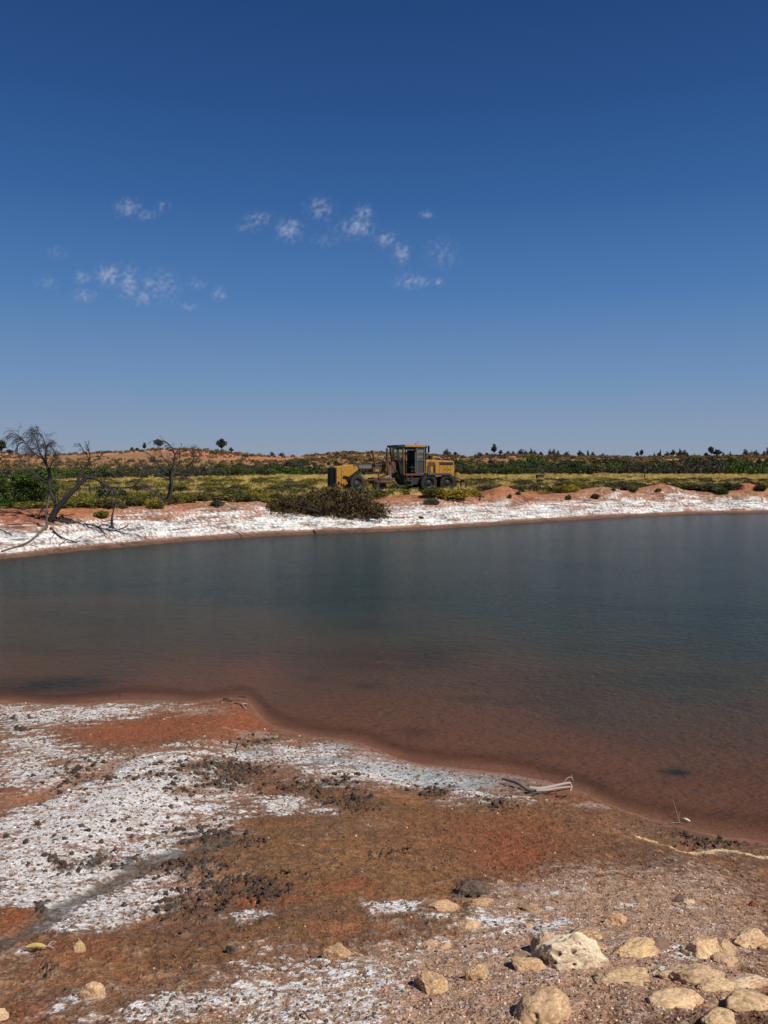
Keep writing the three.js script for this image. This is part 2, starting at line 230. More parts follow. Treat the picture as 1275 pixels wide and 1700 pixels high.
  h *= up * (1 - wet * 0.8);
  out.h = h;
  return out;
}

// grids round the camera: angles fine where the picture looks, rows growing with distance
const ANG = []; { const a = 30.5, n = 900; for (let i = 0; i <= n; i++) ANG.push(-a + 2 * a * i / n); let d = 0.4, x = a; const side = []; while (x < 180) { x += d; d = Math.min(d * 1.25, 7); if (x < 178) side.push(x); } for (const q of side) { ANG.push(q); ANG.unshift(-q); } ANG.push(180); ANG.unshift(-180); }
function polar(radii, fn) {                         // fn(x, z, r) -> [y, colour]
  const A = ANG.length, R = radii.length, pos = new Float32Array(A * R * 3), col = new Float32Array(A * R * 3), uv = new Float32Array(A * R * 2), idx = new Uint32Array((A - 1) * (R - 1) * 6);
  for (let j = 0; j < R; j++) for (let i = 0; i < A; i++) {
    const a = ANG[i] * Math.PI / 180, r = radii[j], x = r * Math.sin(a), z = -r * Math.cos(a), k = j * A + i, [y, c] = fn(x, z, r, j, Math.abs(ANG[i]) < 31);
    pos[k * 3] = x; pos[k * 3 + 1] = y; pos[k * 3 + 2] = z; col[k * 3] = c[0]; col[k * 3 + 1] = c[1]; col[k * 3 + 2] = c[2]; uv[k * 2] = x; uv[k * 2 + 1] = -z;
  }
  let o = 0; for (let j = 0; j < R - 1; j++) for (let i = 0; i < A - 1; i++) { const k = j * A + i; idx[o++] = k; idx[o++] = k + 1; idx[o++] = k + A; idx[o++] = k + 1; idx[o++] = k + A + 1; idx[o++] = k + A; }
  const g = new THREE.BufferGeometry(); g.setAttribute('position', new THREE.BufferAttribute(pos, 3)); g.setAttribute('color', new THREE.BufferAttribute(col, 3)); g.setAttribute('uv', new THREE.BufferAttribute(uv, 2)); g.setIndex(new THREE.BufferAttribute(idx, 1)); g.computeVertexNormals(); return g;
}
function rows(a, b, n) { const out = []; for (let i = 0; i <= n; i++) out.push(a * Math.pow(b / a, i / n)); return out; }
// a grain texture that tiles: grey speckle, used as colour factor and as fine relief
function grain(N, octs, contrast, lift, seed) {
  const rnd = rngOf(seed), acc = new Float32Array(N * N);
  for (const [cells, amp] of octs) {
    const g = new Float32Array(cells * cells); for (let i = 0; i < g.length; i++) g[i] = rnd() * 2 - 1;
    for (let j = 0; j < N; j++) { const y = j / N * cells, y0 = Math.floor(y); let fy = y - y0; fy = fy * fy * (3 - 2 * fy); const ya = y0 % cells, yb = (y0 + 1) % cells;
      for (let i = 0; i < N; i++) { const x = i / N * cells, x0 = Math.floor(x); let fx = x - x0; fx = fx * fx * (3 - 2 * fx); const xa = x0 % cells, xb = (x0 + 1) % cells;
        acc[j * N + i] += amp * lerp(lerp(g[ya * cells + xa], g[ya * cells + xb], fx), lerp(g[yb * cells + xa], g[yb * cells + xb], fx), fy); } }
  }
  const px = new Uint8Array(N * N * 4); for (let i = 0; i < N * N; i++) { const v = clamp(lift + contrast * acc[i]) * 255; px[i * 4] = px[i * 4 + 1] = px[i * 4 + 2] = v; px[i * 4 + 3] = 255; }
  const t = new THREE.DataTexture(px, N, N, THREE.RGBAFormat); t.wrapS = t.wrapT = THREE.RepeatWrapping; t.magFilter = t.minFilter = THREE.LinearFilter; t.needsUpdate = true; return t;
}
const grainFine = grain(1024, [[50, .5], [110, .8], [230, 1.0], [420, .8]], 0.28, 0.86, 3); grainFine.repeat.set(1 / 1.7, 1 / 1.7);
const grainBump = grain(1024, [[40, .8], [110, .8], [300, .8], [512, .5]], 0.3, 0.5, 4); grainBump.repeat.set(1 / 1.9, 1 / 1.9);
const grainFar = grain(1024, [[24, .7], [90, .8], [220, 1], [400, .8]], 0.24, 0.8, 5); grainFar.repeat.set(1 / 23, 1 / 23);

{ const look = {};
  const radii = [0.35, 0.8, 1.3, 1.8, ...rows(2.15, 13.5, 780), 14, 15, 16.5, 18];
  const g = polar(radii, (x, z, r, j, seen) => {
    const b = land(x, z); if (r > 13.9 || b < -0.1 || !seen || r < 2) { const d = clamp(-b / 0.5); return [b, b < 0 ? mix3([0.13, 0.05, 0.028], [0.05, 0.035, 0.025], d) : C.brown]; }
    nearLook(x, z, look);
    if (b < 0) return [b + 0.004 * fbm(x * 6, z * 6, 2), mix3([0.27, 0.115, 0.064], [0.19, 0.084, 0.048], clamp((-b - .03) / 0.12))];
    return [b + look.h, look.c];
  });
  structure('near_bank', g, new THREE.MeshStandardMaterial({ vertexColors: true, roughness: 0.95, map: grainFine, bumpMap: grainBump, bumpScale: 0.009, side: THREE.DoubleSide }), 'red clay bank crusted with white salt and dark clods in front of the water');
}
// the far bank and the flat behind it
const ORANGE = patch([[835, 814, 70, 10, 1], [1060, 808, 110, 9, 1], [1240, 808, 40, 8, 1.0], [680, 826, 60, 14, .8], [120, 842, 90, 16, 1], [40, 850, 60, 12, .7], [310, 838, 40, 10, .7], [1190, 830, 30, 12, .6], [930, 825, 50, 8, .4]]);
const RUST = patch([[880, 829, 24, 5, 1], [1232, 808, 22, 4, .9], [30, 862, 70, 8, .8]]);
function farLook(x, z, h) {
  const D = -z, q = D - along(FAR, x);
  const n1 = fbm(x * 0.5, z * 0.9, 4), n2 = fbm(x * 1.1, z * 4.5, 4, .6), n3 = fbm(x * 3.2, z * 7, 3, .6), n0 = fbm(x * 0.12, z * 0.12, 3);
  const pinkish = [0.46, 0.25, 0.16], soil = mix3([0.42, 0.155, 0.055], [0.30, 0.118, 0.048], sstep(-.3, .4, n1)), white = [0.82, 0.79, 0.76], wetc = [0.16, 0.085, 0.055];
  let c;
  // bands up the bank, following the old waterlines, their edges ragged
  const m1 = fbm(x * 0.45, q * 0.9, 4), m2 = fbm(x * 0.9 + 20, q * 3.6, 4, .6), m3 = fbm(x * 2.6, q * 7, 3, .65), m4 = noise2(x * 7, q * 11);
  const qq = q + 1.1 * m1 + 0.6 * n0;
  const whiteness = sstep(0.75, 1.25, q + 0.25 * m1 + 0.2 * n0) * (1 - sstep(4.4 + .6 * sstep(2, -12, x), 9.4, qq));
  c = soil;
  c = mix3(c, pinkish, (1 - sstep(6.2, 9, qq)) * 0.8);
  const brownish = sstep(-0.05, 0.35, m2 + 0.5 * m1); c = mix3(c, [0.25, 0.145, 0.10], brownish * 0.6 * (1 - sstep(6, 8, q)));
  const rightish = sstep(4, 16, x); const flake = sstep(-0.14, 0.16, whiteness * (1.05 - .2 * sstep(2.5, 5, q)) - 0.72 - 0.13 * rightish + 0.9 * m2 + (0.7 + 0.5 * n0) * m3 + 0.25 * m4 + 0.85 * m1 + 0.12 * sstep(3, 1, q) - 0.12 * sstep(3, 5.5, q));
  c = mix3(c, white, flake * clamp(whiteness * 3));
  const streak = sstep(0.08, 0.26, fbm(x * 0.7 + 60, q * 4.2, 3, .6) * 0.9 + 0.6 * m3); c = mix3(c, [0.085, 0.055, 0.042], streak * 0.78 * (1 - sstep(6, 9, q)) * sstep(.9, 1.6, q));
  c = mix3(wetc, c, sstep(0.35, 0.95, q + 0.2 * n1));
  const o = cover(ORANGE, x + n1 * 0.8, z + n0), ru = cover(RUST, x + 0.4 * n3, z + 0.3 * n1);
  c = mix3(c, mix3([0.44, 0.165, 0.062], [0.33, 0.13, 0.055], sstep(-.2, .4, n3)), clamp(o * 1.1) * sstep(4.0, 7, q + n1));
  c = mix3(c, [0.26, 0.055, 0.022], ru * sstep(-.5, .1, n3) * sstep(2.6, 4.2, q));
  // the flat: dry yellow grass over red earth
  const g = sstep(6.9, 9.8, q + 1.6 * n1 - 3.5 * o);
  const straw = mix3([0.66, 0.49, 0.20], [0.40, 0.28, 0.11], sstep(-.35, .4, fbm(x * 0.2, z * 0.5, 4))), olive = [0.13, 0.115, 0.04];
  let f = mix3(straw, olive, sstep(-0.1, 0.35, n0 + 0.4 * fbm(x * 0.35, z * 0.12 + 7, 3) + 0.05) * (1 - sstep(64, 84, D)) * 0.8);
  f = mix3(f, [0.72, 0.55, 0.26], sstep(70, 84, D) * (1 - sstep(118, 130, D)) * 0.85 * sstep(-.5, .2, fbm(x * .08, z * .2, 3) + .2));
  f = mix3(f, soil, 0.25 * sstep(0, .4, n3));
  c = mix3(c, f, g);
  // the dunes
  if (D > 125) {
    const d1 = fbm(x * 0.06, z * 0.05, 4), d2 = fbm(x * 0.35, z * 0.22, 3);
    const sand = mix3([0.58, 0.19, 0.08], [0.60, 0.30, 0.13], sstep(-0.3, 0.4, fbm(x * 0.02, z * 0.02 + 4, 3))), cov = [0.34, 0.18, 0.07];
    const bare = sstep(-0.05, 0.45, 0.75 * sstep(185, 240, D) - 0.28 + d1 * 0.9 + 0.3 * d2);
    c = mix3(c, mix3(cov, sand, bare), sstep(125, 150, D));
  }
  return c;
}
{ const g = polar([18, ...rows(19, 24, 8).slice(1), ...rows(24.3, 62, 230), ...rows(63, 140, 60), 145], (x, z, r) => { const h = land(x, z); const q = -z - along(FAR, x); return [h + (q > 0 && z < 0 ? (0.05 * fbm(x * 0.9, q * 3.2, 3) + 0.03 * fbm(x * 2.6, z * 5, 2)) * sstep(0.2, 1, q) : 0), z > 0 || h < 0 ? [0.14, 0.08, 0.045] : farLook(x, z, h)]; });
  structure('far_bank', g, new THREE.MeshStandardMaterial({ vertexColors: true, roughness: 0.97, map: grainFar, side: THREE.DoubleSide }), 'white salt crusted bank with orange earth and straw coloured flat beyond the water');
  const g2 = polar([145, ...rows(147, 300, 110), ...rows(310, 4500, 24)], (x, z) => { const h = land(x, z); return [h, z > 0 ? [0.25, 0.13, 0.06] : farLook(x, z, h)]; });
  structure('dune_hills', g2, new THREE.MeshStandardMaterial({ vertexColors: true, roughness: 0.97, map: grainFar, side: THREE.DoubleSide }), 'long low red sand dunes along the skyline');
}
// ---------------------------------------------------------------- the water
{ const WEED = patch([[1124, 1281, 24, 6, .95], [60, 1138, 110, 11, .8], [140, 1128, 50, 8, .5], [690, 1218, 26, 8, .55], [780, 1160, 36, 5, .4], [850, 1168, 26, 4, .4], [610, 1140, 26, 5, .4], [520, 1128, 18, 5, .3], [1130, 1165, 30, 4, .35], [1240, 1172, 20, 5, .4], [960, 1200, 40, 5, .3], [640, 1100, 120, 12, .3], [720, 1085, 60, 22, .3], [1050, 1080, 120, 12, .25], [900, 1250, 60, 4, .25], [1060, 1300, 60, 4, .25], [1200, 1240, 50, 4, .25]]);
  const A = [], R = rows(4.6, 75, 300); for (let i = 0; i <= 420; i++) A.push(-34 + 68 * i / 420); for (let a = 36; a <= 66; a += 3) { A.push(a); A.unshift(-a); }
  const pos = [], col = [], uv = [], idx = [];
  const teal0 = [0.018, 0.033, 0.033], teal1 = [0.030, 0.047, 0.050], olive = [0.046, 0.042, 0.032], redc = [0.112, 0.050, 0.031], brown = [0.072, 0.043, 0.031];
  for (const r of R) for (const a of A) {
    const x = r * Math.sin(a * Math.PI / 180), z = -r * Math.cos(a * Math.PI / 180), D = -z, s = D - along(NEAR, x), e = along(FAR, x) - D;
    const n = fbm(x * 0.35, z * 0.35, 3), nn = fbm(x * 0.9, z * 2.2, 3);
    const teal = mix3(teal0, teal1, sstep(-4, 20, x + 3 * n));
    let c = mix3(redc, brown, sstep(0.5, 3.6, s + n * 1.2 + 1.5 * sstep(0, -5, x)));
    c = mix3(c, olive, sstep(2.2, 6.5, s + n * 1.8 + 0.5 * nn + 2.2 * sstep(1, -4, x)) * 0.85);
    c = mix3(c, teal, sstep(4.2, 11.0, s + n * 3));
    c = mix3(c, [0.05, 0.036, 0.026], (1 - sstep(0.2, 2.4, e)) * 0.7);
    { const wp = sstep(0.05, 0.4, fbm(x * 0.22 + 5, z * 0.55, 3)); c = [c[0] * (1 - .16 * wp), c[1] * (1 - .13 * wp), c[2] * (1 - .10 * wp)]; }
    const w = cover(WEED, x + 0.12 * nn, z + 0.2 * n); c = mix3(c, [0.012, 0.017, 0.020], clamp(w * 1.1) * sstep(-.5, .2, nn + 0.2));
    const al = clamp(0.22 + 0.78 * sstep(0.0, 0.8, s + 0.2 * nn + 0.15 * n)) * clamp(0.25 + 0.75 * sstep(0, 1.2, e));
    pos.push(x, 0, z); col.push(...c, al); uv.push(x, D);
  }
  const n = A.length; for (let j = 0; j < R.length - 1; j++) for (let i = 0; i < n - 1; i++) { const k = j * n + i; const keep = [k, k + 1, k + n, k + n + 1].some(q => land(pos[q * 3], pos[q * 3 + 2]) < 0.05); if (keep) idx.push(k, k + 1, k + n, k + 1, k + n + 1, k + n); }
  const g = new THREE.BufferGeometry(); g.setAttribute('position', new THREE.Float32BufferAttribute(pos, 3)); g.setAttribute('color', new THREE.Float32BufferAttribute(col, 4)); g.setAttribute('uv', new THREE.Float32BufferAttribute(uv, 2)); g.setIndex(idx); g.computeVertexNormals();
  const rip = grain(1024, [[14, .5], [34, .9], [70, 1], [140, .7], [280, .35]], 0.22, 0.5, 12); rip.repeat.set(1 / 6.2, 1 / 3.4);
  const m = new THREE.MeshPhysicalMaterial({ vertexColors: true, transparent: true, roughness: 0.16, metalness: 0, ior: 1.2, specularIntensity: 0.12, bumpMap: rip, bumpScale: 0.036 });
  structure('water', g, m, 'dark still water of the dam, teal beyond and red brown near the shore');
}
// ---------------------------------------------------------------- the motor grader
const surfNoise = (N, fn) => { const px = new Uint8Array(N * N * 4); for (let j = 0; j < N; j++) for (let i = 0; i < N; i++) { const c = fn(i, j), k = (j * N + i) * 4; px[k] = c[0]; px[k + 1] = c[1]; px[k + 2] = c[2]; px[k + 3] = 255; } const t = new THREE.DataTexture(px, N, N, THREE.RGBAFormat); t.wrapS = t.wrapT = THREE.RepeatWrapping; t.magFilter = t.minFilter = THREE.LinearFilter; t.colorSpace = THREE.SRGBColorSpace; t.needsUpdate = true; return t; };
const dusty = surfNoise(256, (i, j) => { const n = fbm(i / 40, j / 40, 5), m = fbm(i / 8 + 50, j / 46, 3), w = sstep(0.0, 0.5, n + 0.5 * m); return mix3([255, 255, 255], [185, 160, 140], w * 0.8); });
const M = {
  yellow: new THREE.MeshPhysicalMaterial({ color: new THREE.Color().setRGB(0.45, 0.225, 0.018), roughness: 0.5, clearcoat: 0.15, clearcoatRoughness: 0.5, map: dusty, side: THREE.DoubleSide }),
  rust: std([0.115, 0.052, 0.026], 0.85, { map: dusty }), black: std([0.018, 0.017, 0.017], 0.6), steel: std([0.06, 0.055, 0.052], 0.55, { metalness: 0.3 }),
  tyre: std([0.022, 0.021, 0.021], 0.92), grey: std([0.14, 0.135, 0.13], 0.6), chrome: std([0.6, 0.6, 0.6], 0.25, { metalness: 0.9 }), frameGrey: std([0.15, 0.14, 0.13], 0.6), amber: std([0.5, 0.16, 0.01], 0.3),
  glass: new THREE.MeshPhysicalMaterial({ color: new THREE.Color().setRGB(0.55, 0.62, 0.58), transmission: 0.9, thickness: 0, roughness: 0.06, ior: 1.45, side: THREE.DoubleSide }),
  seat: std([0.03, 0.03, 0.032], 0.9),
};
const rb = (w, h, d, x, y, z, r = 0.02) => { const g = new RoundedBoxGeometry(w, h, d, 1, Math.min(r, w / 2.1, h / 2.1, d / 2.1)); g.translate(x, y, z); return g; };
function bar(a, b, w, h = w) {                      // a squared beam from a to b
  const A = V(...a), B = V(...b), L = A.distanceTo(B), g = new RoundedBoxGeometry(w, L, h, 1, Math.min(w, h) * 0.12);
  g.applyQuaternion(new THREE.Quaternion().setFromUnitVectors(V(0, 1, 0), B.clone().sub(A).normalize())); g.translate((A.x + B.x) / 2, (A.y + B.y) / 2, (A.z + B.z) / 2); return g;
}
function rod(a, b, r, r2 = r, n = 10) {
  const A = V(...a), B = V(...b), L = A.distanceTo(B), g = new THREE.CylinderGeometry(r2, r, L, n);
  g.applyQuaternion(new THREE.Quaternion().setFromUnitVectors(V(0, 1, 0), B.clone().sub(A).normalize())); g.translate((A.x + B.x) / 2, (A.y + B.y) / 2, (A.z + B.z) / 2); return g;
}
function slab(outline, depth, z0, bevel = 0.015) {  // an outline in x, y given thickness along z
  const s = new THREE.Shape(outline.map(p => new THREE.Vector2(...p))); const g = new THREE.ExtrudeGeometry(s, { depth: depth - 2 * bevel, bevelEnabled: bevel > 0, bevelSize: bevel, bevelThickness: bevel, bevelSegments: 1, curveSegments: 6 }); g.translate(0, 0, z0 + bevel); return g;
}
function makeWheel(R, W, parent, x, z, steer = 0, lean = 0) {
  const w = new THREE.Group(); w.name = 'wheel'; parent.add(w); w.position.set(x, R - 0.03, z); w.rotation.set(lean, steer, 0, 'YXZ');
  const p = [[R * 0.56, -W * 0.42], [R * 0.66, -W * 0.5], [R * 0.84, -W * 0.52], [R * 0.94, -W * 0.46], [R * 0.965, -W * 0.3], [R * 0.97, 0], [R * 0.965, W * 0.3], [R * 0.94, W * 0.46], [R * 0.84, W * 0.52], [R * 0.66, W * 0.5], [R * 0.56, W * 0.42]].map(q => new THREE.Vector2(...q));
  const list = [new THREE.LatheGeometry(p, 40)];
  list[0].rotateX(Math.PI / 2);
  for (let k = 0; k < 22; k++) for (const sd of [-1, 1]) {           // chevron lugs
    const g = new THREE.BoxGeometry(R * 0.085, R * 0.1, W * 0.56); g.rotateX(0); g.rotateY(sd * 0.55); g.translate(0, R * 0.965, sd * W * 0.26); g.rotateZ((k + (sd > 0 ? 0.5 : 0)) / 22 * Math.PI * 2); list.push(g);
  }
  mesh('tyre', merge(list), M.tyre, w);
  const side = Math.sign(z) || 1, rim = [];
  const rp = [[0.001, 0.04], [R * 0.2, 0.05], [R * 0.24, 0.0], [R * 0.42, -0.05], [R * 0.5, 0.02], [R * 0.57, 0.09], [R * 0.6, 0.1], [R * 0.6, 0.06], [R * 0.54, 0.02]].map(q => new THREE.Vector2(q[0], q[1]));
  const disc = new THREE.LatheGeometry(rp, 28); disc.rotateX(Math.PI / 2); if (side < 0) disc.rotateY(Math.PI); disc.translate(0, 0, side * W * 0.34); rim.push(disc);
  for (let k = 0; k < 10; k++) { const a = k / 10 * Math.PI * 2, g = new THREE.CylinderGeometry(0.018, 0.018, 0.05, 6); g.rotateX(Math.PI / 2); g.translate(Math.cos(a) * R * 0.32, Math.sin(a) * R * 0.32, side * (W * 0.34 + 0.01)); rim.push(g); }
  mesh('rim', merge(rim), M.black, w);
  return w;
}
{
  const T = 26 * Math.PI / 180, at = spot(675, 56.3);
  const g = thing('motor_grader', 'yellow motor grader with a dark cab parked on the far bank', 'motor grader', [at.x + 0.05, at.y - 0.02, at.z], T);
  const gx = (zx, z) => ((zx - 640) / 98.6 - z * Math.sin(T)) / Math.cos(T), gy = zy => (444 - zy) / 98.6;
  const P = (n, l, m, p = g) => mesh(n, merge(l), m, p);
  // wheels
  const R = 0.66, W = 0.36, fx = gx(283, 1.0), r1 = gx(788, 1.0), r2 = gx(928, 1.0);
  makeWheel(R, W, g, fx, 1.0, 0.28, -0.1); makeWheel(R, W, g, fx, -1.0, 0.28, -0.1);
  for (const x of [r1, r2]) for (const z of [1.0, -1.0]) makeWheel(R, W, g, x, z);
  // front axle, nose block and gooseneck
  P('front_axle', [bar([fx, 0.66, -0.95], [fx, 0.66, 0.95], 0.22, 0.2), rb(0.5, 0.42, 0.5, fx, 0.78, 0), rod([fx - 0.2, 0.55, -0.85], [fx - 0.2, 0.55, 0.85], 0.04), rb(0.3, 0.3, 0.16, fx, 0.66, 0.72), rb(0.3, 0.3, 0.16, fx, 0.66, -0.72), rod([fx + 0.1, 1.05, -0.5], [fx + 0.05, 0.8, -0.85], 0.05), rod([fx + 0.1, 1.05, 0.5], [fx + 0.05, 0.8, 0.85], 0.05)], M.black);
  const bx0 = -5.86, bx1 = -4.86;
  const nose = P('nose_weight', [slab([[bx0, 0.36], [bx0, 1.78], [bx1 + 0.35, 1.94], [bx1 + 0.42, 1.8], [bx1, 1.25], [bx1, 0.36]], 0.72, -0.36, 0.025)], M.yellow);
  P('push_plate', [rb(0.1, 1.36, 1.5, bx0 - 0.06, 1.08, 0), rb(0.06, 1.1, 0.14, bx0 - 0.13, 1.05, 0.5), rb(0.06, 1.1, 0.14, bx0 - 0.13, 1.05, -0.5), rb(0.05, 0.12, 1.3, bx0 - 0.13, 0.5, 0)], M.black);
  P('tow_pin', [rod([bx1 + 0.02, 0.98, 0.37], [bx1 + 0.02, 0.98, 0.44], 0.13), rb(0.5, 0.3, 0.6, bx1 + 0.25, 0.78, 0)], M.black);
  P('seam', [rb(0.02, 1.3, 0.015, bx0 + 0.5, 1.06, 0.362, 0.004)], M.rust, nose);
  P('diagonal_brace', [slab([[-5.2, 1.2], [-4.28, 1.86], [-4.16, 1.62], [-4.86, 1.12]], 0.3, 0.22, 0.02)], M.yellow);
  P('diagonal_brace', [slab([[-5.2, 1.2], [-4.28, 1.86], [-4.16, 1.62], [-4.86, 1.12]], 0.3, -0.52, 0.02)], M.yellow);
  P('main_beam', [slab([[-5.0, 1.0], [-4.75, 1.72], [-4.5, 1.93], [-1.5, 2.0], [-1.0, 1.85], [-1.0, 1.25], [-1.35, 1.55], [-4.15, 1.66], [-4.3, 1.5], [-4.5, 0.9]], 0.34, -0.17, 0.02)], M.steel);
  P('beam_panel', [rb(0.98, 0.22, 0.02, -3.45, 1.80, 0.18, 0.006)], M.frameGrey);
  P('beam_saddle', [rb(0.8, 0.34, 0.7, -2.55, 1.6, 0), rb(0.3, 0.5, 0.9, -2.0, 1.75, 0), bar([-2.0, 1.95, -0.75], [-2.0, 1.95, 0.75], 0.2)], M.rust);
  P('number_plate', [rb(0.26, 0.15, 0.02, -2.62, 1.54, 0.36, 0.005)], M.yellow);
  // blade lift rams, standing above the beam
  P('lift_cylinder', [rod([-2.72, 1.9, 0.28], [-2.98, 2.98, 0.30], 0.075), rod([-2.66, 1.9, 0.28], [-2.45, 1.05, 0.34], 0.045)], M.rust);
  P('lift_cylinder', [rod([-1.76, 1.3, 0.42], [-1.82, 3.12, 0.34], 0.085), rod([-1.80, 2.0, 0.42], [-1.84, 3.1, 0.35], 0.06)], M.rust);
  P('ram_rod', [rod([-1.62, 0.9, 0.5], [-1.66, 1.95, 0.46], 0.045)], M.chrome);
  P('hydraulic_tank', [rb(0.5, 0.78, 0.62, -1.32, 1.72, 0.1, 0.04), rb(0.42, 0.08, 0.55, -1.35, 2.14, 0.1)], M.rust);
  P('hose', [rod([-2.0, 2.0, 0.3], [-1.5, 1.75, 0.35], 0.03), rod([-2.3, 1.9, 0.22], [-1.4, 1.5, 0.4], 0.03), rod([-1.2, 1.6, 0.5], [-0.85, 1.2, 0.5], 0.03), rod([-1.0, 2.0, 0.45], [-1.0, 1.1, 0.5], 0.025)], M.black);
  // drawbar, circle and blade
  const ring = new THREE.TorusGeometry(0.78, 0.075, 6, 36); ring.rotateX(Math.PI / 2); ring.scale(1, 1.6, 1); ring.translate(-2.2, 0.72, 0);
  P('circle', [ring, rb(0.5, 0.12, 1.2, -2.2, 0.8, 0)], M.rust);
  P('drawbar', [bar([-4.4, 0.75, 0], [-2.6, 0.9, 0.5], 0.13, 0.16), bar([-4.4, 0.75, 0], [-2.6, 0.9, -0.5], 0.13, 0.16), rb(1.7, 0.12, 1.0, -2.1, 0.95, 0), bar([-1.5, 1.35, 0.2], [-2.6, 1.0, 0.5], 0.14, 0.14)], M.rust);
  const bl = []; { const s = []; for (let k = 0; k <= 6; k++) { const a = -0.65 + k / 6 * 1.3; s.push([0.28 * (1 - Math.cos(a)) * 1.6, 0.34 * a / 0.65]); } const o = [...s, ...s.slice().reverse().map(p => [p[0] + 0.035, p[1]])]; const b = slab(o, 3.5, -1.75, 0.004); b.rotateY(-0.62); b.translate(-2.25, 0.38, 0.1); bl.push(b); }
  P('blade', bl, M.steel);
  for (const q of [rb(0.5, 0.3, 0.25, -2.7, 0.5, 0.4), rb(0.5, 0.3, 0.25, -1.8, 0.5, -0.4), bar([-1.5, 0.7, 0.6], [-1.1, 0.32, 1.1], 0.12, 0.1)]) P('blade_bracket', [q], M.black);
  // chassis
  P('chassis', [slab([[-1.1, 1.2], [-0.5, 1.2], [3.7, 1.1], [3.7, 0.72], [0.2, 0.6], [-0.45, 0.5], [-0.62, 0.75], [-1.0, 0.95]], 0.9, -0.45, 0.02), rb(1.1, 0.5, 1.5, 0.15, 0.75, 0)], M.black);
  P('tandem_case', [rb(r2 - r1 + 0.9, 0.36, 0.2, (r1 + r2) / 2, 0.68, 0.72), rod([r1, 0.66, 0.6], [r1, 0.66, 0.95], 0.2), rod([r2, 0.66, 0.6], [r2, 0.66, 0.95], 0.2)], M.black);
  P('tandem_case', [rb(r2 - r1 + 0.9, 0.36, 0.2, (r1 + r2) / 2, 0.68, -0.72)], M.black);
  P('fender', [rb(1.9, 0.05, 0.55, (r1 + r2) / 2 + 0.02, 1.32, 0.98), rb(1.9, 0.16, 0.04, (r1 + r2) / 2, 1.25, 1.24)], M.steel);
  P('fender', [rb(1.9, 0.05, 0.55, (r1 + r2) / 2, 1.32, -0.98)], M.steel);
  const st = P('step', [rb(0.4, 0.04, 0.24, gx(655, 0.9), 0.48, 0.9), rb(0.4, 0.04, 0.24, gx(655, 0.9), 0.8, 0.9), bar([gx(655, 0.9) - 0.2, 0.42, 0.86], [gx(655, 0.9) - 0.2, 1.2, 0.8], 0.04), bar([gx(655, 0.9) + 0.2, 0.42, 0.86], [gx(655, 0.9) + 0.2, 1.2, 0.8], 0.04)], M.steel);
  // cab: posts, sills, panes, roof and what is inside
  const cx0 = -0.70, cx1 = 1.04, cz = 0.80, fl = 1.22, tp = 3.22;
  P('cab_floor', [rb(cx1 - cx0 + 0.1, 0.14, cz * 2, (cx0 + cx1) / 2, fl, 0), slab([[cx0 - 0.1, 1.2], [cx0 + 0.9, 1.2], [cx0 + 0.6, 0.5], [cx0 + 0.25, 0.55]], 1.3, -0.65, 0.02)], M.black);
  P('door_sill', [rb(1.45, 0.16, 0.06, 0.18, 1.24, cz + 0.02)], M.rust);
  for (const z of [cz, -cz]) {
    P('front_post', [bar([cx0 + 0.02, fl, z], [cx0 - 0.06, tp, z], 0.12, 0.1)], z > 0 ? M.rust : M.black);
    P('rear_post', [bar([cx1, fl, z], [cx1 + 0.04, tp, z], 0.1, 0.1)], M.black);
    P('door_post', [bar([0.26, fl, z + Math.sign(z) * 0.0], [0.26, tp, z], 0.07, 0.06)], M.black);
  }
  const fz = 0.62, bx = cx0 - 0.42;                   // the windscreen bows forward between the corner posts
  P('windscreen_frame', [bar([bx + 0.28, 1.25, -fz], [bx, tp, -fz], 0.1, 0.07), bar([bx + 0.28, 1.25, fz], [bx, tp, fz], 0.1, 0.07), bar([bx + 0.12, 2.2, -fz], [bx + 0.12, 2.2, fz], 0.08), bar([bx + 0.28, 1.28, -fz], [bx + 0.28, 1.28, fz], 0.14), bar([bx + 0.28, 1.28, fz], [cx0, 1.28, cz], 0.14), bar([bx + 0.28, 1.28, -fz], [cx0, 1.28, -cz], 0.14), bar([bx + 0.12, 2.2, fz], [cx0, 2.2, cz], 0.07), bar([bx + 0.12, 2.2, -fz], [cx0, 2.2, -cz], 0.07)], M.black);
  P('dashboard', [rb(0.4, 0.7, 0.9, cx0 - 0.1, 1.55, 0), bar([cx0 + 0.05, 1.8, 0], [cx0 + 0.3, 2.15, 0], 0.06)], M.black);
  const quad = (a, b, c, d) => { const q = new THREE.BufferGeometry(); q.setAttribute('position', new THREE.Float32BufferAttribute([...a, ...b, ...c, ...a, ...c, ...d], 3)); q.computeVertexNormals(); return q; };
  const pane = (a, b, c, d) => mesh('pane', quad(a, b, c, d), M.glass, g);
  pane([bx + 0.12, 2.24, fz - .04], [bx, tp - .03, fz - .04], [bx, tp - .03, -fz + .04], [bx + 0.12, 2.24, -fz + .04]);
  pane([bx + 0.26, 1.33, fz - .04], [bx + 0.12, 2.16, fz - .04], [bx + 0.12, 2.16, -fz + .04], [bx + 0.26, 1.33, -fz + .04]);
  for (const sd of [1, -1]) { pane([bx + 0.16, 2.24, sd * (fz + .02)], [bx + 0.06, tp - .03, sd * (fz + .02)], [cx0 - .1, tp - .03, sd * (cz - .02)], [cx0 - .04, 2.24, sd * (cz - .02)]); pane([bx + 0.3, 1.35, sd * (fz + .02)], [bx + 0.16, 2.16, sd * (fz + .02)], [cx0 - .04, 2.16, sd * (cz - .02)], [cx0, 1.35, sd * (cz - .02)]); }
  for (const z of [cz - 0.01, -cz + 0.01]) pane([0.34, 1.4, z], [0.34, tp - .05, z], [cx1 - .08, tp - .05, z], [cx1 - .08, 1.4, z]);
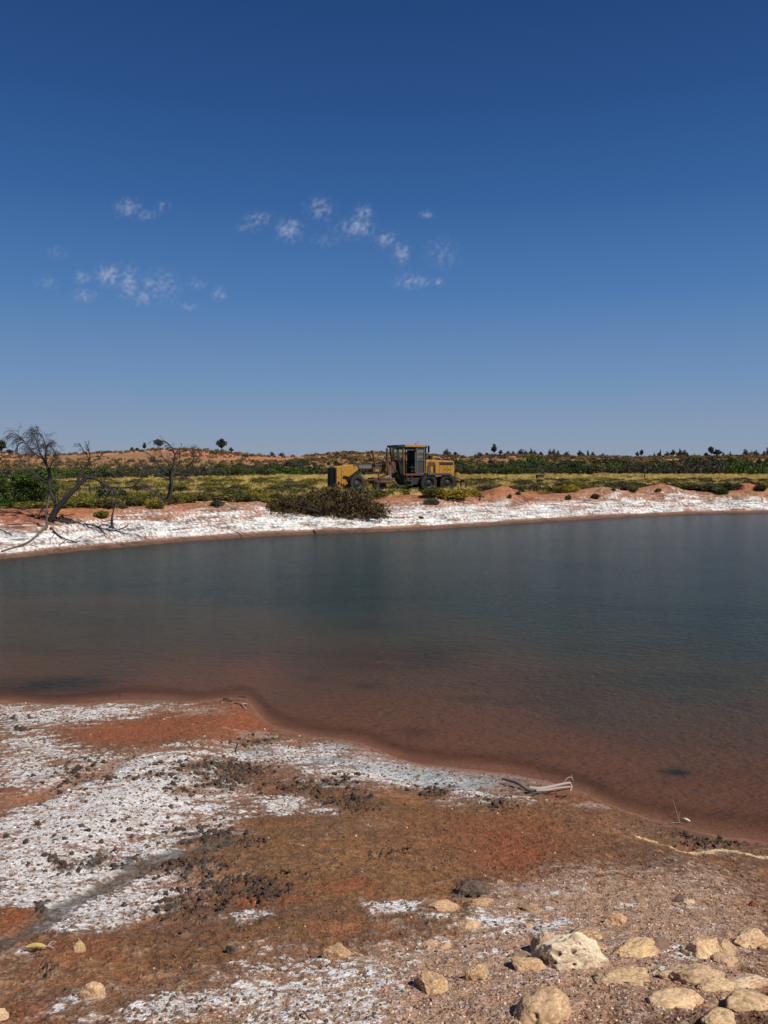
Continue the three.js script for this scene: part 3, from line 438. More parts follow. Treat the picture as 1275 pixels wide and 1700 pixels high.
  pane([cx1 + .02, 2.0, cz - .1], [cx1 + .04, tp - .05, cz - .1], [cx1 + .04, tp - .05, -cz + .1], [cx1 + .02, 2.0, -cz + .1]);
  P('rear_wall', [rb(0.06, 1.15, cz * 2 - .1, cx1 + .02, 1.82, 0)], M.black);
  P('far_door', [rb(0.9, 1.05, 0.05, -0.2, 1.8, -cz + 0.02)], M.black);
  P('headliner', [rb(1.9, 0.16, cz * 1.9, 0.1, tp - 0.08, 0)], M.black);
  P('cab_cabinet', [rb(0.72, 1.75, 0.3, 0.72, 2.15, -0.6)], M.seat);
  // the open door's frame and the light frame of the side window
  P('window_frame', [bar([0.34, 1.34, cz + .03], [0.34, tp - .06, cz + .03], 0.05), bar([cx1 - .08, 1.34, cz + .03], [cx1 - .08, tp - .06, cz + .03], 0.05), bar([0.34, tp - .06, cz + .03], [cx1 - .08, tp - .06, cz + .03], 0.05), bar([0.34, 2.28, cz + .03], [cx1 - .08, 2.28, cz + .03], 0.05), bar([0.34, 1.34, cz + .03], [cx1 - .08, 1.34, cz + .03], 0.05)], M.frameGrey);
  const door = P('door', [bar([0.2, 1.4, cz + .05], [0.2, 2.85, cz + .05], 0.035), bar([0.2, 2.2, cz + .05], [0.12, 2.3, cz + .2], 0.03)], M.frameGrey);
  P('seat', [rb(0.5, 0.14, 0.5, 0.35, 1.72, 0, 0.05), rb(0.14, 0.75, 0.48, 0.62, 2.1, 0, 0.06), rb(0.3, 0.4, 0.35, 0.35, 1.45, 0)], M.seat);
  const wheelRing = new THREE.TorusGeometry(0.2, 0.02, 6, 20); wheelRing.rotateY(Math.PI / 2); wheelRing.rotateZ(-0.5); wheelRing.translate(cx0 + 0.32, 2.12, 0); P('steering_wheel', [wheelRing], M.black);
  const roof = P('roof', [slab([[bx - 0.1, tp], [bx - 0.1, tp + 0.11], [cx0, tp + 0.15], [cx1 + 0.1, tp + 0.12], [cx1 + 0.1, tp]], cz * 2 + 0.16, -cz - 0.08, 0.02)], M.black);
  P('roof_edge', [rb(cx1 - cx0 - 0.02, 0.15, 0.03, (cx0 + cx1) / 2 + 0.02, tp + 0.08, cz + 0.10, 0.01), rb(cx1 - cx0 - 0.1, 0.03, cz * 1.9, (cx0 + cx1) / 2, tp + 0.155, 0, 0.01)], M.yellow, roof);
  P('beacon', [rod([0.66, tp + 0.17, 0.1], [0.66, tp + 0.3, 0.1], 0.07, 0.05)], M.amber, roof);
  P('aerial', [rod([0.70, tp + 0.15, 0.3], [0.72, tp + 0.45, 0.3], 0.014)], M.black, roof);
  P('mirror', [rb(0.05, 0.5, 0.22, cx1 + 0.2, tp - 0.15, cz + 0.18), bar([cx1, tp - 0.05, cz], [cx1 + 0.2, tp - 0.05, cz + 0.16], 0.035), bar([cx1, tp - 0.7, cz], [cx1 + 0.2, tp - 0.3, cz + 0.16], 0.035)], M.black);
  P('grab_rail', [rod([bx - 0.12, tp - 0.05, fz + 0.12], [bx - 0.16, 2.5, fz + 0.16], 0.018), rod([bx - 0.16, 2.5, fz + 0.16], [bx + 0.05, 2.0, fz + 0.12], 0.018)], M.black);
  // engine cover
  const ex0 = 1.24, ex1 = 3.66, ez = 0.52;
  const hood = P('engine_hood', [slab([[ex0, 1.12], [ex0, 2.2], [ex0 + 0.35, 2.29], [ex1 - 0.08, 2.2], [ex1, 2.1], [ex1, 0.95], [2.3, 1.02]], ez * 2, -ez, 0.03)], M.yellow);
  P('vent', [rb(1.2, 0.2, 0.03, 3.0, 2.04, ez + 0.006, 0.006)], M.black, hood);
  for (let k = 0; k < 4; k++) P('louvre', [rb(1.16, 0.025, 0.02, 3.0, 1.97 + 0.047 * k, ez + 0.03, 0.004)], M.steel, hood);
  for (const x of [2.42, 2.72, 2.98, 3.08, 3.36]) P('panel_seam', [rb(0.022, 0.9, 0.014, x, 1.45, ez + 0.004, 0.003)], M.rust, hood);
  for (const [x, y, w, h] of [[1.5, 1.55, 0.3, 0.7], [1.98, 1.5, 0.2, 0.82], [1.74, 2.0, 0.62, 0.3]]) P('engine_opening', [rb(w, h, 0.03, x, y, ez + 0.006, 0.006)], x > 1.9 ? M.black : M.rust, hood);
  for (const [x, y] of [[2.86, 1.6], [3.2, 1.6]]) P('latch', [rb(0.1, 0.06, 0.03, x, y, ez + 0.012, 0.006)], M.black, hood);
  P('air_cleaner', [rod([1.86, 2.28, 0.1], [1.86, 2.5, 0.1], 0.09), rod([1.86, 2.46, 0.1], [1.86, 2.62, 0.1], 0.16, 0.17)], M.black);
  P('exhaust', [rod([2.5, 2.2, -0.2], [2.5, 2.5, -0.2], 0.05)], M.rust);
  // ripper at the back
  P('ripper_frame', [bar([3.7, 0.9, -0.9], [3.7, 0.9, 0.9], 0.3, 0.3), bar([3.75, 1.15, 0.35], [4.45, 0.75, 0.35], 0.12, 0.1), bar([3.75, 1.15, -0.35], [4.45, 0.75, -0.35], 0.12, 0.1), bar([4.45, 0.75, -0.9], [4.45, 0.75, 0.9], 0.2, 0.2), bar([3.8, 1.2, 0.2], [3.95, 1.95, 0.2], 0.1, 0.08)], M.rust);
  P('ripper_block', [slab([[3.95, 0.75], [3.98, 1.2], [4.12, 1.36], [4.3, 1.2], [4.3, 0.75]], 0.3, 0.1, 0.02)], M.yellow);
  for (const z of [-0.75, 0, 0.75]) P('ripper_shank', [slab([[4.5, 0.85], [4.62, 0.85], [4.7, 0.45], [4.55, 0.2], [4.5, 0.25], [4.58, 0.5]], 0.08, z - 0.04, 0.008)], M.black);
  for (const q of [rod([3.72, 0.95, 0.5], [4.05, 1.2, 0.5], 0.045), rod([4.3, 1.3, 0.15], [4.7, 1.0, 0.15], 0.035)]) P('ripper_ram', [q], M.frameGrey);
}
// ---------------------------------------------------------------- plants
// foliage: many leaf-sized faces spread through lobes; tone varies leaf by leaf
function foliage(seed, n, lobes, size, opt = {}) {
  const r = rngOf(seed), pos = [], nor = [], col = [], tot = lobes.reduce((s, l) => s + l[3] * l[4] * l[5], 0); const tone = opt.tone ?? 0.35, up = opt.up ?? 0.3;
  for (const [lx, ly, lz, a, b, c] of lobes) {
    const m = Math.round(n * a * b * c / tot), lt = 1 + (r() - 0.5) * 0.35;
    for (let i = 0; i < m; i++) {
      let x, y, z, q; do { x = r() * 2 - 1; y = r() * 2 - 1; z = r() * 2 - 1; q = Math.sqrt(x * x + y * y + z * z); } while (q > 1 || q < 0.02);
      const rag = 0.8 + (opt.rag ?? 0.4) * noise3(x * 2.3 + seed, y * 2.3, z * 2.3 + lx * 3), s = Math.pow(q, opt.shell ?? 0.45) / q * rag; const px = lx + x * s * a, py = ly + y * s * b, pz = lz + z * s * c; if (py < (opt.floor ?? 0.02)) continue;
      if (noise3(px * (opt.gap ?? 2.2), py * (opt.gap ?? 2.2), pz * (opt.gap ?? 2.2) + seed * 3.1) > (opt.dense ?? 0.42)) continue;
      const L = size * (0.6 + 0.8 * r()), Wd = L * (opt.slim ?? 0.45);
      const d = V(x + (r() - .5) * 1.6, y + up + (r() - .5) * 1.2, z + (r() - .5) * 1.6).normalize(), e = V(r() - .5, r() - .5, r() - .5).cross(d).normalize();
      const A = [px - d.x * L * .5, py - d.y * L * .5, pz - d.z * L * .5], B = [px + e.x * Wd * .5, py + e.y * Wd * .5, pz + e.z * Wd * .5], Cc = [px + d.x * L * .5, py + d.y * L * .5, pz + d.z * L * .5], Dd = [px - e.x * Wd * .5, py - e.y * Wd * .5, pz - e.z * Wd * .5];
      pos.push(...A, ...B, ...Cc, ...A, ...Cc, ...Dd);
      const t = lt * (1 - tone / 2 + tone * r()), h = (r() - .5) * (opt.hue ?? 0.2); for (let k = 0; k < 6; k++) col.push(t * (1 + h), t, t * (1 - h * 0.6));
    }
  }
  const g = new THREE.BufferGeometry(); g.setAttribute('position', new THREE.Float32BufferAttribute(pos, 3)); g.setAttribute('color', new THREE.Float32BufferAttribute(col, 3)); g.computeVertexNormals(); return g;
}
function stems(seed, n, rad, h, thick) {
  const r = rngOf(seed), list = []; for (let i = 0; i < n; i++) { const a = r() * 6.28, q = rad * (0.3 + 0.7 * r()), hh = h * (0.5 + 0.5 * r()); const m = [Math.cos(a) * q * 0.4, hh * 0.5, Math.sin(a) * q * 0.4]; list.push(rod([Math.cos(a) * 0.04, -0.05, Math.sin(a) * 0.04], m, thick, thick * 0.7, 5), rod(m, [Math.cos(a) * q, hh, Math.sin(a) * q], thick * 0.7, thick * 0.3, 5)); } return merge(list);
}
const leafMat = (c, extra = {}) => new THREE.MeshPhysicalMaterial({ color: new THREE.Color().setRGB(...c), vertexColors: true, roughness: 0.8, specularIntensity: 0.3, transmission: 0.25, thickness: 0, side: THREE.DoubleSide, ...extra });
const L = { green: leafMat([0.075, 0.12, 0.022]), olive: leafMat([0.135, 0.125, 0.03]), brown: leafMat([0.125, 0.086, 0.034]), yellow: leafMat([0.36, 0.29, 0.035]), grey: leafMat([0.13, 0.125, 0.072]), dark: leafMat([0.04, 0.052, 0.026]), lime: leafMat([0.16, 0.19, 0.03]), straw: leafMat([0.42, 0.31, 0.11]), wood: std([0.055, 0.042, 0.034], 0.9), twig: std([0.12, 0.095, 0.075], 0.9), char: std([0.034, 0.029, 0.026], 0.85), twigs: std([0.062, 0.055, 0.05], 0.9) };
const roundLobes = (seed, w, h, d, n) => { const r = rngOf(seed), o = []; for (let i = 0; i < n; i++) { const a = r() * 6.28, q = Math.sqrt(r()) * 0.62; const s = 0.28 + 0.22 * r(); o.push([Math.cos(a) * q * w / 2, h * (0.26 + 0.36 * r() * (1 - q)), Math.sin(a) * q * d / 2, w / 2 * s * 1.1, h * s * 0.85, d / 2 * s * 1.1]); } return o; };
const BUSH = [0, 1, 2, 3, 4].map(k => foliage(100 + k, 3000, roundLobes(40 + k, 2, 1, 2, 10), 0.15, { gap: 3, dense: .6, floor: 0.0, tone: .7, shell: .5 }));
const BUSHSTEM = [0, 1].map(k => stems(60 + k, 9, 0.7, 0.7, 0.018));
function bush(name, label, mat, p, w, h, d, k, group, cat = 'bush') {
  const b = thing(name, label, cat, [p.x, p.y - 0.04, p.z], (k * 2.4) % 6.28, group);
  const f = mesh('foliage', BUSH[k % 5], mat, b), s = mesh('stem', BUSHSTEM[k % 2], L.wood, b); b.scale.set(w / 2, h, d / 2); return b;
}
// hero shrubs on the far bank (photo place, metres wide / high)
const mpp = p => -p.z / FOC;                          // metres per photo pixel there
function bushAt(px, py, wpx, hpx, mat, name, label, k, group, dd = 0.8) { const p = ground(px, py), m = mpp(p); return bush(name, label, mat, p, wpx * m, hpx * m, wpx * m * dd, k, group); }
{ // the big dark bush on the salt bank
  const p = ground(540, 853), m = mpp(p), b = thing('saltbush', 'big dark olive brown bush spilling down the white salt bank', 'bush', [p.x, p.y - 0.1, p.z]);
  const S = (px, py) => [(px - 540) * m, (853 - py) * m];
  const lob = [[450, 845, 24, 15], [480, 838, 34, 24], [520, 832, 40, 26], [560, 834, 42, 26], [600, 836, 36, 25], [628, 846, 18, 16], [500, 850, 44, 13], [560, 852, 46, 15], [605, 855, 34, 13], [540, 820, 30, 16], [590, 822, 30, 14], [470, 850, 26, 11]].map(([x, y, a, bb], i) => { const [X, Y] = S(x, y); return [X, Y * 0.84 + 0.05, (i % 3 - 1) * 0.5 - (Y > 0.6 ? 0.5 : 0), a * m, bb * m, 0.9]; });
  mesh('foliage', foliage(9, 26000, lob, 0.14, { dense: 0.75, gap: 1.9, hue: 0.5, tone: 0.8, floor: -0.05, slim: .5, shell: .55, rag: .75 }), L.brown, b); mesh('stem', stems(5, 60, 3.2, 1.15, 0.02), L.wood, b);
}
{ // the green shrub at the left edge
  const p = ground(36, 842), m = mpp(p), b = thing('green_shrub', 'tall bright green shrub at the left edge behind the dead tree', 'shrub', [p.x, p.y - 0.05, p.z]);
  const lob = [[-8, 44, 26, 22], [22, 52, 26, 18], [-30, 34, 26, 24], [32, 38, 22, 22], [8, 30, 32, 22], [50, 26, 14, 18], [-52, 30, 24, 26], [20, 16, 28, 12], [-20, 14, 34, 12]].map(([x, y, a, bb], i) => [x * m, y * m, (i % 3 - 1) * 0.6, a * m, bb * m, 0.85]);
  mesh('foliage', foliage(21, 13000, lob, 0.15, { dense: 0.5, gap: 2.4, tone: .8, slim: .38 }), L.green, b); mesh('stem', stems(8, 16, 1.3, 1.5, 0.035), L.wood, b);
}
bushAt(186, 836, 66, 40, L.grey, 'grey_shrub', 'dark grey green shrub tangled in dead branches between the two dead trees', 1);
bushAt(168, 859, 40, 17, L.lime, 'green_tuft_bush', 'small bright green tussock on the bank under the dead branch', 2);
bushAt(205, 843, 22, 10, L.olive, 'low_bush', 'small olive bush behind the green tussock', 3);
bushAt(38, 846, 18, 9, L.olive, 'low_bush', 'tiny olive bush under the green shrub at left', 0);
bushAt(745, 826, 90, 24, L.yellow, 'yellow_bush', 'yellow green bush in front of the grader rear wheels', 1);
bushAt(778, 824, 50, 20, L.yellow, 'yellow_bush', 'yellow bush just right of the grader rear wheels', 4);
bushAt(718, 824, 46, 20, L.olive, 'low_bush', 'olive bush under the grader between cab and rear wheel', 3);
bushAt(662, 822, 84, 15, L.lime, 'low_bush', 'flat green growth under the grader cab steps', 2);
bushAt(606, 828, 84, 22, L.olive, 'low_bush', 'olive bush in front of the grader blade', 0);
bushAt(566, 826, 70, 20, L.straw, 'dry_bush', 'pale dry bush in front of the grader front wheel', 2);
bushAt(716, 838, 30, 17, L.grey, 'grey_bush', 'small grey bush on the slope below the grader rear wheels', 4);
bushAt(699, 860, 11, 6, L.grey, 'grey_bush', 'tiny grey bush low on the white salt slope', 1);
bushAt(846, 827, 13, 10, L.lime, 'low_bush', 'little green bush on the orange mound right of grader', 2);
bushAt(861, 821, 14, 8, L.olive, 'low_bush', 'little olive bush behind the rust red gully', 3);
bushAt(920, 818, 34, 14, L.olive, 'low_bush', 'olive bush left of the wide yellow bush', 1);
bushAt(945, 817, 40, 17, L.yellow, 'yellow_bush', 'wide yellow bush left of the long orange mound', 0);
bushAt(988, 827, 26, 11, L.grey, 'grey_bush', 'grey bush at the foot of the long orange mound, left end', 2);
bushAt(944, 829, 18, 10, L.grey, 'grey_bush', 'small grey bush right of the rust red gully', 3);
bushAt(1050, 817, 16, 12, L.grey, 'grey_bush', 'small grey green bush on the face of the orange mound', 1);
bushAt(1018, 814, 10, 7, L.olive, 'low_bush', 'tiny bush on top of the orange mound', 4);
bushAt(1093, 816, 12, 8, L.grey, 'grey_bush', 'tiny grey bush near the right end of the orange mound', 0);
bushAt(1198, 820, 26, 17, L.green, 'dark_bush', 'dark green round bush low on the right of the salt bank', 4);
bushAt(1175, 815, 50, 17, L.grey, 'grey_shrub', 'grey shrub left of the dark green round bush', 3);
bushAt(1215, 812, 40, 17, L.grey, 'grey_shrub', 'grey brown shrub right of the dark green round bush', 1);
bushAt(1262, 814, 34, 14, L.brown, 'dark_bush', 'brown bush at the far right beside the orange patch', 2);
function instanced(name, geo, mat, list, label, colors) {
  const m = new THREE.InstancedMesh(geo, mat, list.length); m.name = numbered(name); m.castShadow = m.receiveShadow = true; const o = new THREE.Object3D(), c = new THREE.Color();
  list.forEach((q, i) => { o.position.set(q[0], q[1], q[2]); o.rotation.set(q[6] || 0, q[3], q[7] || 0); o.scale.set(q[4], q[5], q[4]); o.updateMatrix(); m.setMatrixAt(i, o.matrix); if (q[8]) m.setColorAt(i, c.setRGB(...q[8])); });
  scene.add(m); return tag(m, label, null, null, 'stuff');
}
{ // the belt of green shrubs between flat and dunes
  const r = rngOf(55), sets = [[], [], []], n0 = 1650;
  for (let i = 0; i < n0; i++) {
    const px = -60 + r() * 1400, t = px / 1275, D0 = lerp(88, 121, sstep(0.02, .62, t)), D = D0 + Math.pow(r(), 1.7) * 62, p = spot(px, D), n = noise2(p.x * 0.06, 3.3) + 0.7 * noise2(p.x * 0.19, 8.8 + p.z * .1);
    if (n < -0.35 && r() < .75) continue; const h = (0.85 + 0.8 * r() * r() + 0.45 * Math.max(n, -.5)) * lerp(1.15, 1.5, t) * (px > 500 && px < 830 ? .85 : 1), w = h * (0.5 + 0.55 * r());
    const g = noise2(p.x * 0.11 + 40, p.z * .07) + .5 * (r() - .5), c = g > .3 ? mix3([0.12, 0.17, 0.025], [0.085, 0.125, 0.022], r()) : g > -.05 ? mix3([0.06, 0.085, 0.024], [0.09, 0.10, 0.04], r()) : mix3([0.12, 0.105, 0.075], [0.07, 0.072, 0.05], r());
    sets[i % 3].push([p.x, p.y - 0.1, p.z, r() * 6, w, h, 0, 0, c]);
  }
  ['belt of dense green shrubs along the foot of the dunes', 'grey green shrubs mixed through the belt below the dunes', 'rounded shrubs mixed through the belt below the dunes'].forEach((l, k) => instanced('shrubbery', foliage(300 + k * 7, 1100, roundLobes(71 + k, 2, 1, 2, 7), 0.22, { gap: 2.4, dense: .6, tone: .8, hue: .3, up: 0, slim: .7 }), leafMat([1, 1, 1]), sets[k], l));
}
{ // tufts and dark scrub over the dunes
  const r = rngOf(56), list = [], geo = foliage(301, 130, [[0, .3, 0, .8, .55, .8]], 0.36, { dense: .7, gap: 1, tone: .5 });
  for (let i = 0; i < 15000; i++) { const px = -60 + r() * 1400, D = 138 + Math.pow(r(), 0.75) * 122, p = spot(px, D); const n = fbm(p.x * 0.05, p.z * 0.04, 3); const lf = 1 - sstep(560, 760, px), keep = D > 190 ? lerp(0.42, 0.20, lf) - n * 0.8 : lerp(.8, .5, lf) - n * .5; if (r() > keep) continue; const s = 0.4 + 0.75 * Math.pow(r(), 3) + (px > 780 ? .3 * r() * r() : 0); const k = r(), c = k < .4 ? [0.30, 0.21, 0.08] : k < .75 ? [0.16, 0.12, 0.055] : [0.075, 0.068, 0.036]; list.push([p.x, p.y - 0.05, p.z, r() * 6, s * 1.1, s, 0, 0, c]); }
  instanced('scrub', geo, leafMat([1, 1, 1]), list, 'spinifex and scrub dotted over the red dunes');
}
{ // low scrub spreading over the flat and the top of the bank
  const r = rngOf(321), sets = [[], []];
  for (let i = 0; i < 3200; i++) {
    const px = -20 + r() * 1320, D = 36 + Math.pow(r(), 1.3) * 50, p = spot(px, D), q = D - along(FAR, p.x); if (q < (r() < (px > 500 ? .2 : .14) ? 5.8 : 7.6) + r()) continue;
    if (px > 520 && px < 790 && D < 60) continue; if (MOUNDS.some(m => ((p.x - m[0]) / m[2]) ** 2 + ((D - m[1]) / m[3]) ** 2 < 1.6)) continue;
    const right = sstep(500, 780, px), n = noise2(p.x * 0.14, p.z * 0.2) + .4 * noise2(p.x * .4 + 9, p.z * .5), keep = lerp(0.34, 0.5, right) + .3 * (1 - sstep(9, 15, q)) + .5 * n - .25 * sstep(72, 84, D) * right; if (r() > keep) continue;
    const w = 0.4 + 1.1 * r() * r(), h = 0.22 + 0.3 * r() + w * .2, k = r(); const c = k < .4 ? mix3([0.15, 0.13, 0.04], [0.10, 0.10, 0.03], r()) : k < lerp(.5, .72, right) ? [0.085, 0.066, 0.034] : k < lerp(.95, .86, right) ? mix3([0.30, 0.245, 0.035], [0.17, 0.16, 0.03], r()) : [0.10, 0.10, 0.065];
    sets[i % 2].push([p.x, p.y - 0.05, p.z, r() * 6, w, h, 0, 0, c]);
  }
  ['low olive and brown scrub spread over the flat beyond the bank', 'tufty yellow olive scrub mixed through the flat'].forEach((l, k) => instanced('undergrowth', BUSH[k * 2], leafMat([1, 1, 1]), sets[k], l));
}
{ // dry grass over the flat
  const r = rngOf(57), list = [], pos = [], col = []; const rr = rngOf(58);
  for (let i = 0; i < 26; i++) { const a = rr() * 6.28, q = 0.14 * rr(), b = a + (rr() - .5), h = 0.25 + 0.3 * rr(), w = 0.016, ln = 0.12 + 0.2 * rr(); const x = Math.cos(a) * q, z = Math.sin(a) * q; pos.push(x - w, 0, z, x + w, 0, z, x + Math.cos(b) * ln, h, z + Math.sin(b) * ln); const t = 0.75 + .5 * rr(); for (let k = 0; k < 3; k++) col.push(t, t, t); }
  const geo = new THREE.BufferGeometry(); geo.setAttribute('position', new THREE.Float32BufferAttribute(pos, 3)); geo.setAttribute('color', new THREE.Float32BufferAttribute(col, 3)); geo.computeVertexNormals();
  for (let i = 0; i < 42000; i++) { const px = -40 + r() * 1360, D = 36 + Math.pow(r(), 1.1) * 84, p = spot(px, D), q = D - along(FAR, p.x); if (q < 7.6) continue; const n = fbm(p.x * 0.2, p.z * 0.3, 3); if (q < 11 && r() > 0.3 + n) continue; if (MOUNDS.some(m => ((p.x - m[0]) / m[2]) ** 2 + ((D - m[1]) / m[3]) ** 2 < 1.2)) continue; if (r() > 0.4 + n) continue; const k = n + (r() - .5) * .5; list.push([p.x, p.y, p.z, r() * 6, 0.7 + 0.8 * r(), (0.4 + 0.5 * r()), 0, 0, k > 0.2 ? [0.26, 0.22, 0.055] : mix3([0.75, 0.56, 0.22], [0.52, 0.40, 0.12], r())]); }
  instanced('grass', geo, leafMat([1, 1, 1]), list, 'dry straw coloured grass over the flat beyond the bank');
}
// trees standing on the dunes
const CROWN = [0, 1, 2, 3].map(k => foliage(200 + k, 900, [[0, .62, 0, .30, .28, .3], [-.16, .6, .06, .26, .24, .24], [.17, .66, -.05, .26, .24, .24], [0.02, .8, .04, .22, .2, .22], [-.05, .48, -.1, .22, .14, .22]].map((l, i) => l.map((v, j) => v * (1 + 0.25 * noise2(i * 3.3 + k * 7, j * 1.7)))), 0.10, { gap: 5, dense: .75, tone: .8, slim: .7, floor: .2, shell: .6, up: 0 }));
const CROWN_LOW = [0, 1, 2].map(k => foliage(230 + k, 700, [[0, .4, 0, .36, .38, .36], [-.2, .34, .06, .26, .32, .26], [.22, .42, -.05, .24, .3, .24], [0.04, .72, .04, .2, .24, .2]].map((l, i) => l.map((v, j) => v * (1 + 0.4 * noise2(i * 3.3 + k * 7 + 2, j * 1.7)))), 0.12, { gap: 4, dense: .6, tone: .8, slim: .7, floor: .02, shell: .6, up: 0, rag: .7 }));
const TRUNK = merge([rod([0, -0.08, 0], [0.02, 0.3, 0], 0.035, 0.026, 6), rod([0.02, 0.28, 0], [-0.12, 0.6, 0.05], 0.022, 0.01, 5), rod([0.02, 0.28, 0], [0.14, 0.66, -0.04], 0.022, 0.01, 5), rod([0.02, 0.3, 0], [0.03, 0.8, 0.02], 0.018, 0.008, 5)]);
const crownMat = [leafMat([0.075, 0.072, 0.048]), leafMat([0.05, 0.06, 0.032]), leafMat([0.095, 0.085, 0.058])];
function duneTree(px, hpx, wpx, D, k, label, group, lift = 0) {
  const p = spot(px, D), m = D / FOC, t = thing('dune_tree', label, 'tree', [p.x, p.y - 0.1 + lift, p.z], k * 1.9, group);
  mesh('crown', group && k % 3 ? CROWN_LOW[k % 3] : CROWN[k % 4], crownMat[k % 3], t); mesh('trunk', TRUNK, L.wood, t); t.scale.set(wpx * m / 0.86, hpx * m / 0.98, wpx * m / 0.86); return t;
}
duneTree(368, 22, 20, 254, 0, 'round grey tree standing alone on the dune crest left of grader');
duneTree(384, 9, 9, 253, 3, 'small bush tree just right of the lone round dune tree');
duneTree(240, 14, 9, 254, 1, 'narrow little tree on the crest behind the right dead tree, left one');
duneTree(263, 20, 18, 252, 2, 'leaning crown of a tree behind the top of the right dead tree');
duneTree(2, 26, 24, 235, 4, 'dark tree cut by the left edge of the frame on the dune');
duneTree(16, 12, 14, 236, 2, 'small spreading tree beside the dark tree at left edge');
duneTree(820, 20, 12, 250, 1, 'tall narrow dark tree on the crest right of the grader');
duneTree(1065, 14, 8, 252, 0, 'taller upright tree of the pair above the bare orange patch');
duneTree(1058, 10, 7, 252, 3, 'lower round tree of the pair above the bare orange patch');
duneTree(1180, 20, 14, 250, 2, 'tallest spreading tree on the far right crest');
duneTree(1190, 13, 20, 251, 1, 'wide dark tree right beside the tallest crest tree');
const NTH = 'first second third fourth fifth sixth seventh eighth ninth tenth eleventh twelfth thirteenth fourteenth fifteenth sixteenth seventeenth eighteenth nineteenth twentieth'.split(' ');
const nth = i => i < 20 ? NTH[i] : i < 29 ? 'twenty-' + NTH[i - 20] : i === 29 ? 'thirtieth' : 'thirty-' + NTH[i - 30];
const build = (h, w) => h > w * 1.25 ? 'narrow' : w > h * 1.2 ? 'wide low' : 'round';
[[219, 8, 10], [228, 7, 8], [452, 7, 10], [467, 6, 12], [742, 12, 14], [756, 9, 10]].forEach(([px, h, w], i) => duneTree(px, h, w, 253, Math.round(px), `small ${build(h, w)} dark bush tree, ${nth(i)} from left on the left half dune skyline`, 'small dune skyline trees, left'));
[[797, 8, 14], [808, 8, 6], [831, 10, 9], [843, 8, 10], [852, 8, 8], [864, 11, 14], [873, 9, 10], [881, 13, 7], [888, 10, 9], [898, 8, 10], [913, 12, 8], [919, 12, 8], [926, 10, 8], [940, 9, 12], [962, 12, 9], [968, 8, 8], [976, 12, 6], [984, 9, 10], [1000, 7, 10], [1086, 8, 5], [1094, 9, 8], [1096, 14, 3], [1107, 10, 12], [1117, 13, 12], [1128, 14, 12], [1136, 12, 10], [1141, 9, 6], [1153, 7, 4], [1172, 9, 8], [1201, 8, 6], [1212, 9, 4], [1238, 12, 12], [1247, 9, 7], [1255, 11, 10], [1268, 9, 7], [1275, 14, 8]].forEach(([px, h, w], i) => duneTree(px, h, w, 252, Math.round(px * 1.7), `small ${build(h, w)} dark tree, ${nth(i)} from left on the dune skyline right of the grader`, 'small dune skyline trees, right'));

// ---------------------------------------------------------------- dead trees
function limb(path, r0, r1, seg = 6) {               // a tapering tube along 3-D points
  const c = new THREE.CatmullRomCurve3(path.map(p => V(...p))), n = Math.max(3, path.length * 4), f = c.computeFrenetFrames(n, false), pos = [], idx = [];
  for (let i = 0; i <= n; i++) { const t = i / n, p = c.getPointAt(t), r = lerp(r0, r1, Math.pow(t, 0.9)) * (1 + 0.12 * noise2(i * 0.9, path[0][0] * 7)); for (let j = 0; j < seg; j++) { const a = j / seg * 6.2832, cx = Math.cos(a) * r, sy = Math.sin(a) * r; pos.push(p.x + f.normals[i].x * cx + f.binormals[i].x * sy, p.y + f.normals[i].y * cx + f.binormals[i].y * sy, p.z + f.normals[i].z * cx + f.binormals[i].z * sy); } }
  for (let i = 0; i < n; i++) for (let j = 0; j < seg; j++) { const a = i * seg + j, b = i * seg + (j + 1) % seg; idx.push(a, a + seg, b, b, a + seg, b + seg); }
  const g = new THREE.BufferGeometry(); g.setAttribute('position', new THREE.Float32BufferAttribute(pos, 3)); g.setIndex(idx); g.computeVertexNormals(); return { g, c };
}
function twigsFrom(curve, r, n, len, thick, from, droop, bias, out, depth) {
  for (let i = 0; i < n; i++) {
    const t = from + (1 - from) * r(), p = curve.getPointAt(Math.min(t, 0.999)), tan = curve.getTangentAt(Math.min(t, 0.999));
    const d = V(tan.x + (r() - .5) * 1.7 + bias[0], tan.y + (r() - .5) * 1.3 + bias[1], tan.z + (r() - .5) * 1.7).normalize(), l = len * (0.5 + 0.8 * r()), path = [[p.x, p.y, p.z]];
    let q = p.clone(); for (let k = 0; k < 4; k++) { d.y -= droop * 0.6 * (k / 3); d.x += (r() - .5) * 0.3; d.z += (r() - .5) * 0.3; d.normalize(); q = q.clone().addScaledVector(d, l / 4); path.push([q.x, q.y, q.z]); }
    const { g, c } = limb(path, thick, thick * 0.35, 4); out.push(g); if (depth > 0) twigsFrom(c, r, depth > 1 ? 6 : 4, len * 0.5, thick * 0.6, 0.2, droop * 1.1, [0, 0], out, depth - 1);
  }
}
function deadTree(name, label, base, S, limbs, mat, twigMat) {
  const t = thing(name, label, 'dead tree', [base.x, base.y, base.z]), m = mpp(base), r = rngOf(Math.round(base.x * 100) + 999);
  limbs.forEach(L0 => {
    const path = L0.p.map(([x, y, d], i) => [(x - S[0]) * m, (S[1] - y) * m, d ?? 0]), { g, c } = limb(path, L0.r[0] * m, L0.r[1] * m, L0.r[0] > 2 ? 8 : 6);
    const b = mesh(L0.n || 'branch', g, mat, t);
    if (L0.t) { const out = []; twigsFrom(c, r, Math.round(L0.t[0] * 1.5), L0.t[1] * m, Math.max(L0.r[1] * 0.7, 0.34) * m, L0.t[2], L0.t[3], L0.t[4] || [0, 0], out, L0.t[5] ?? 1); mesh('twigs', merge(out), twigMat || mat, b); }
  });
  return t;
}
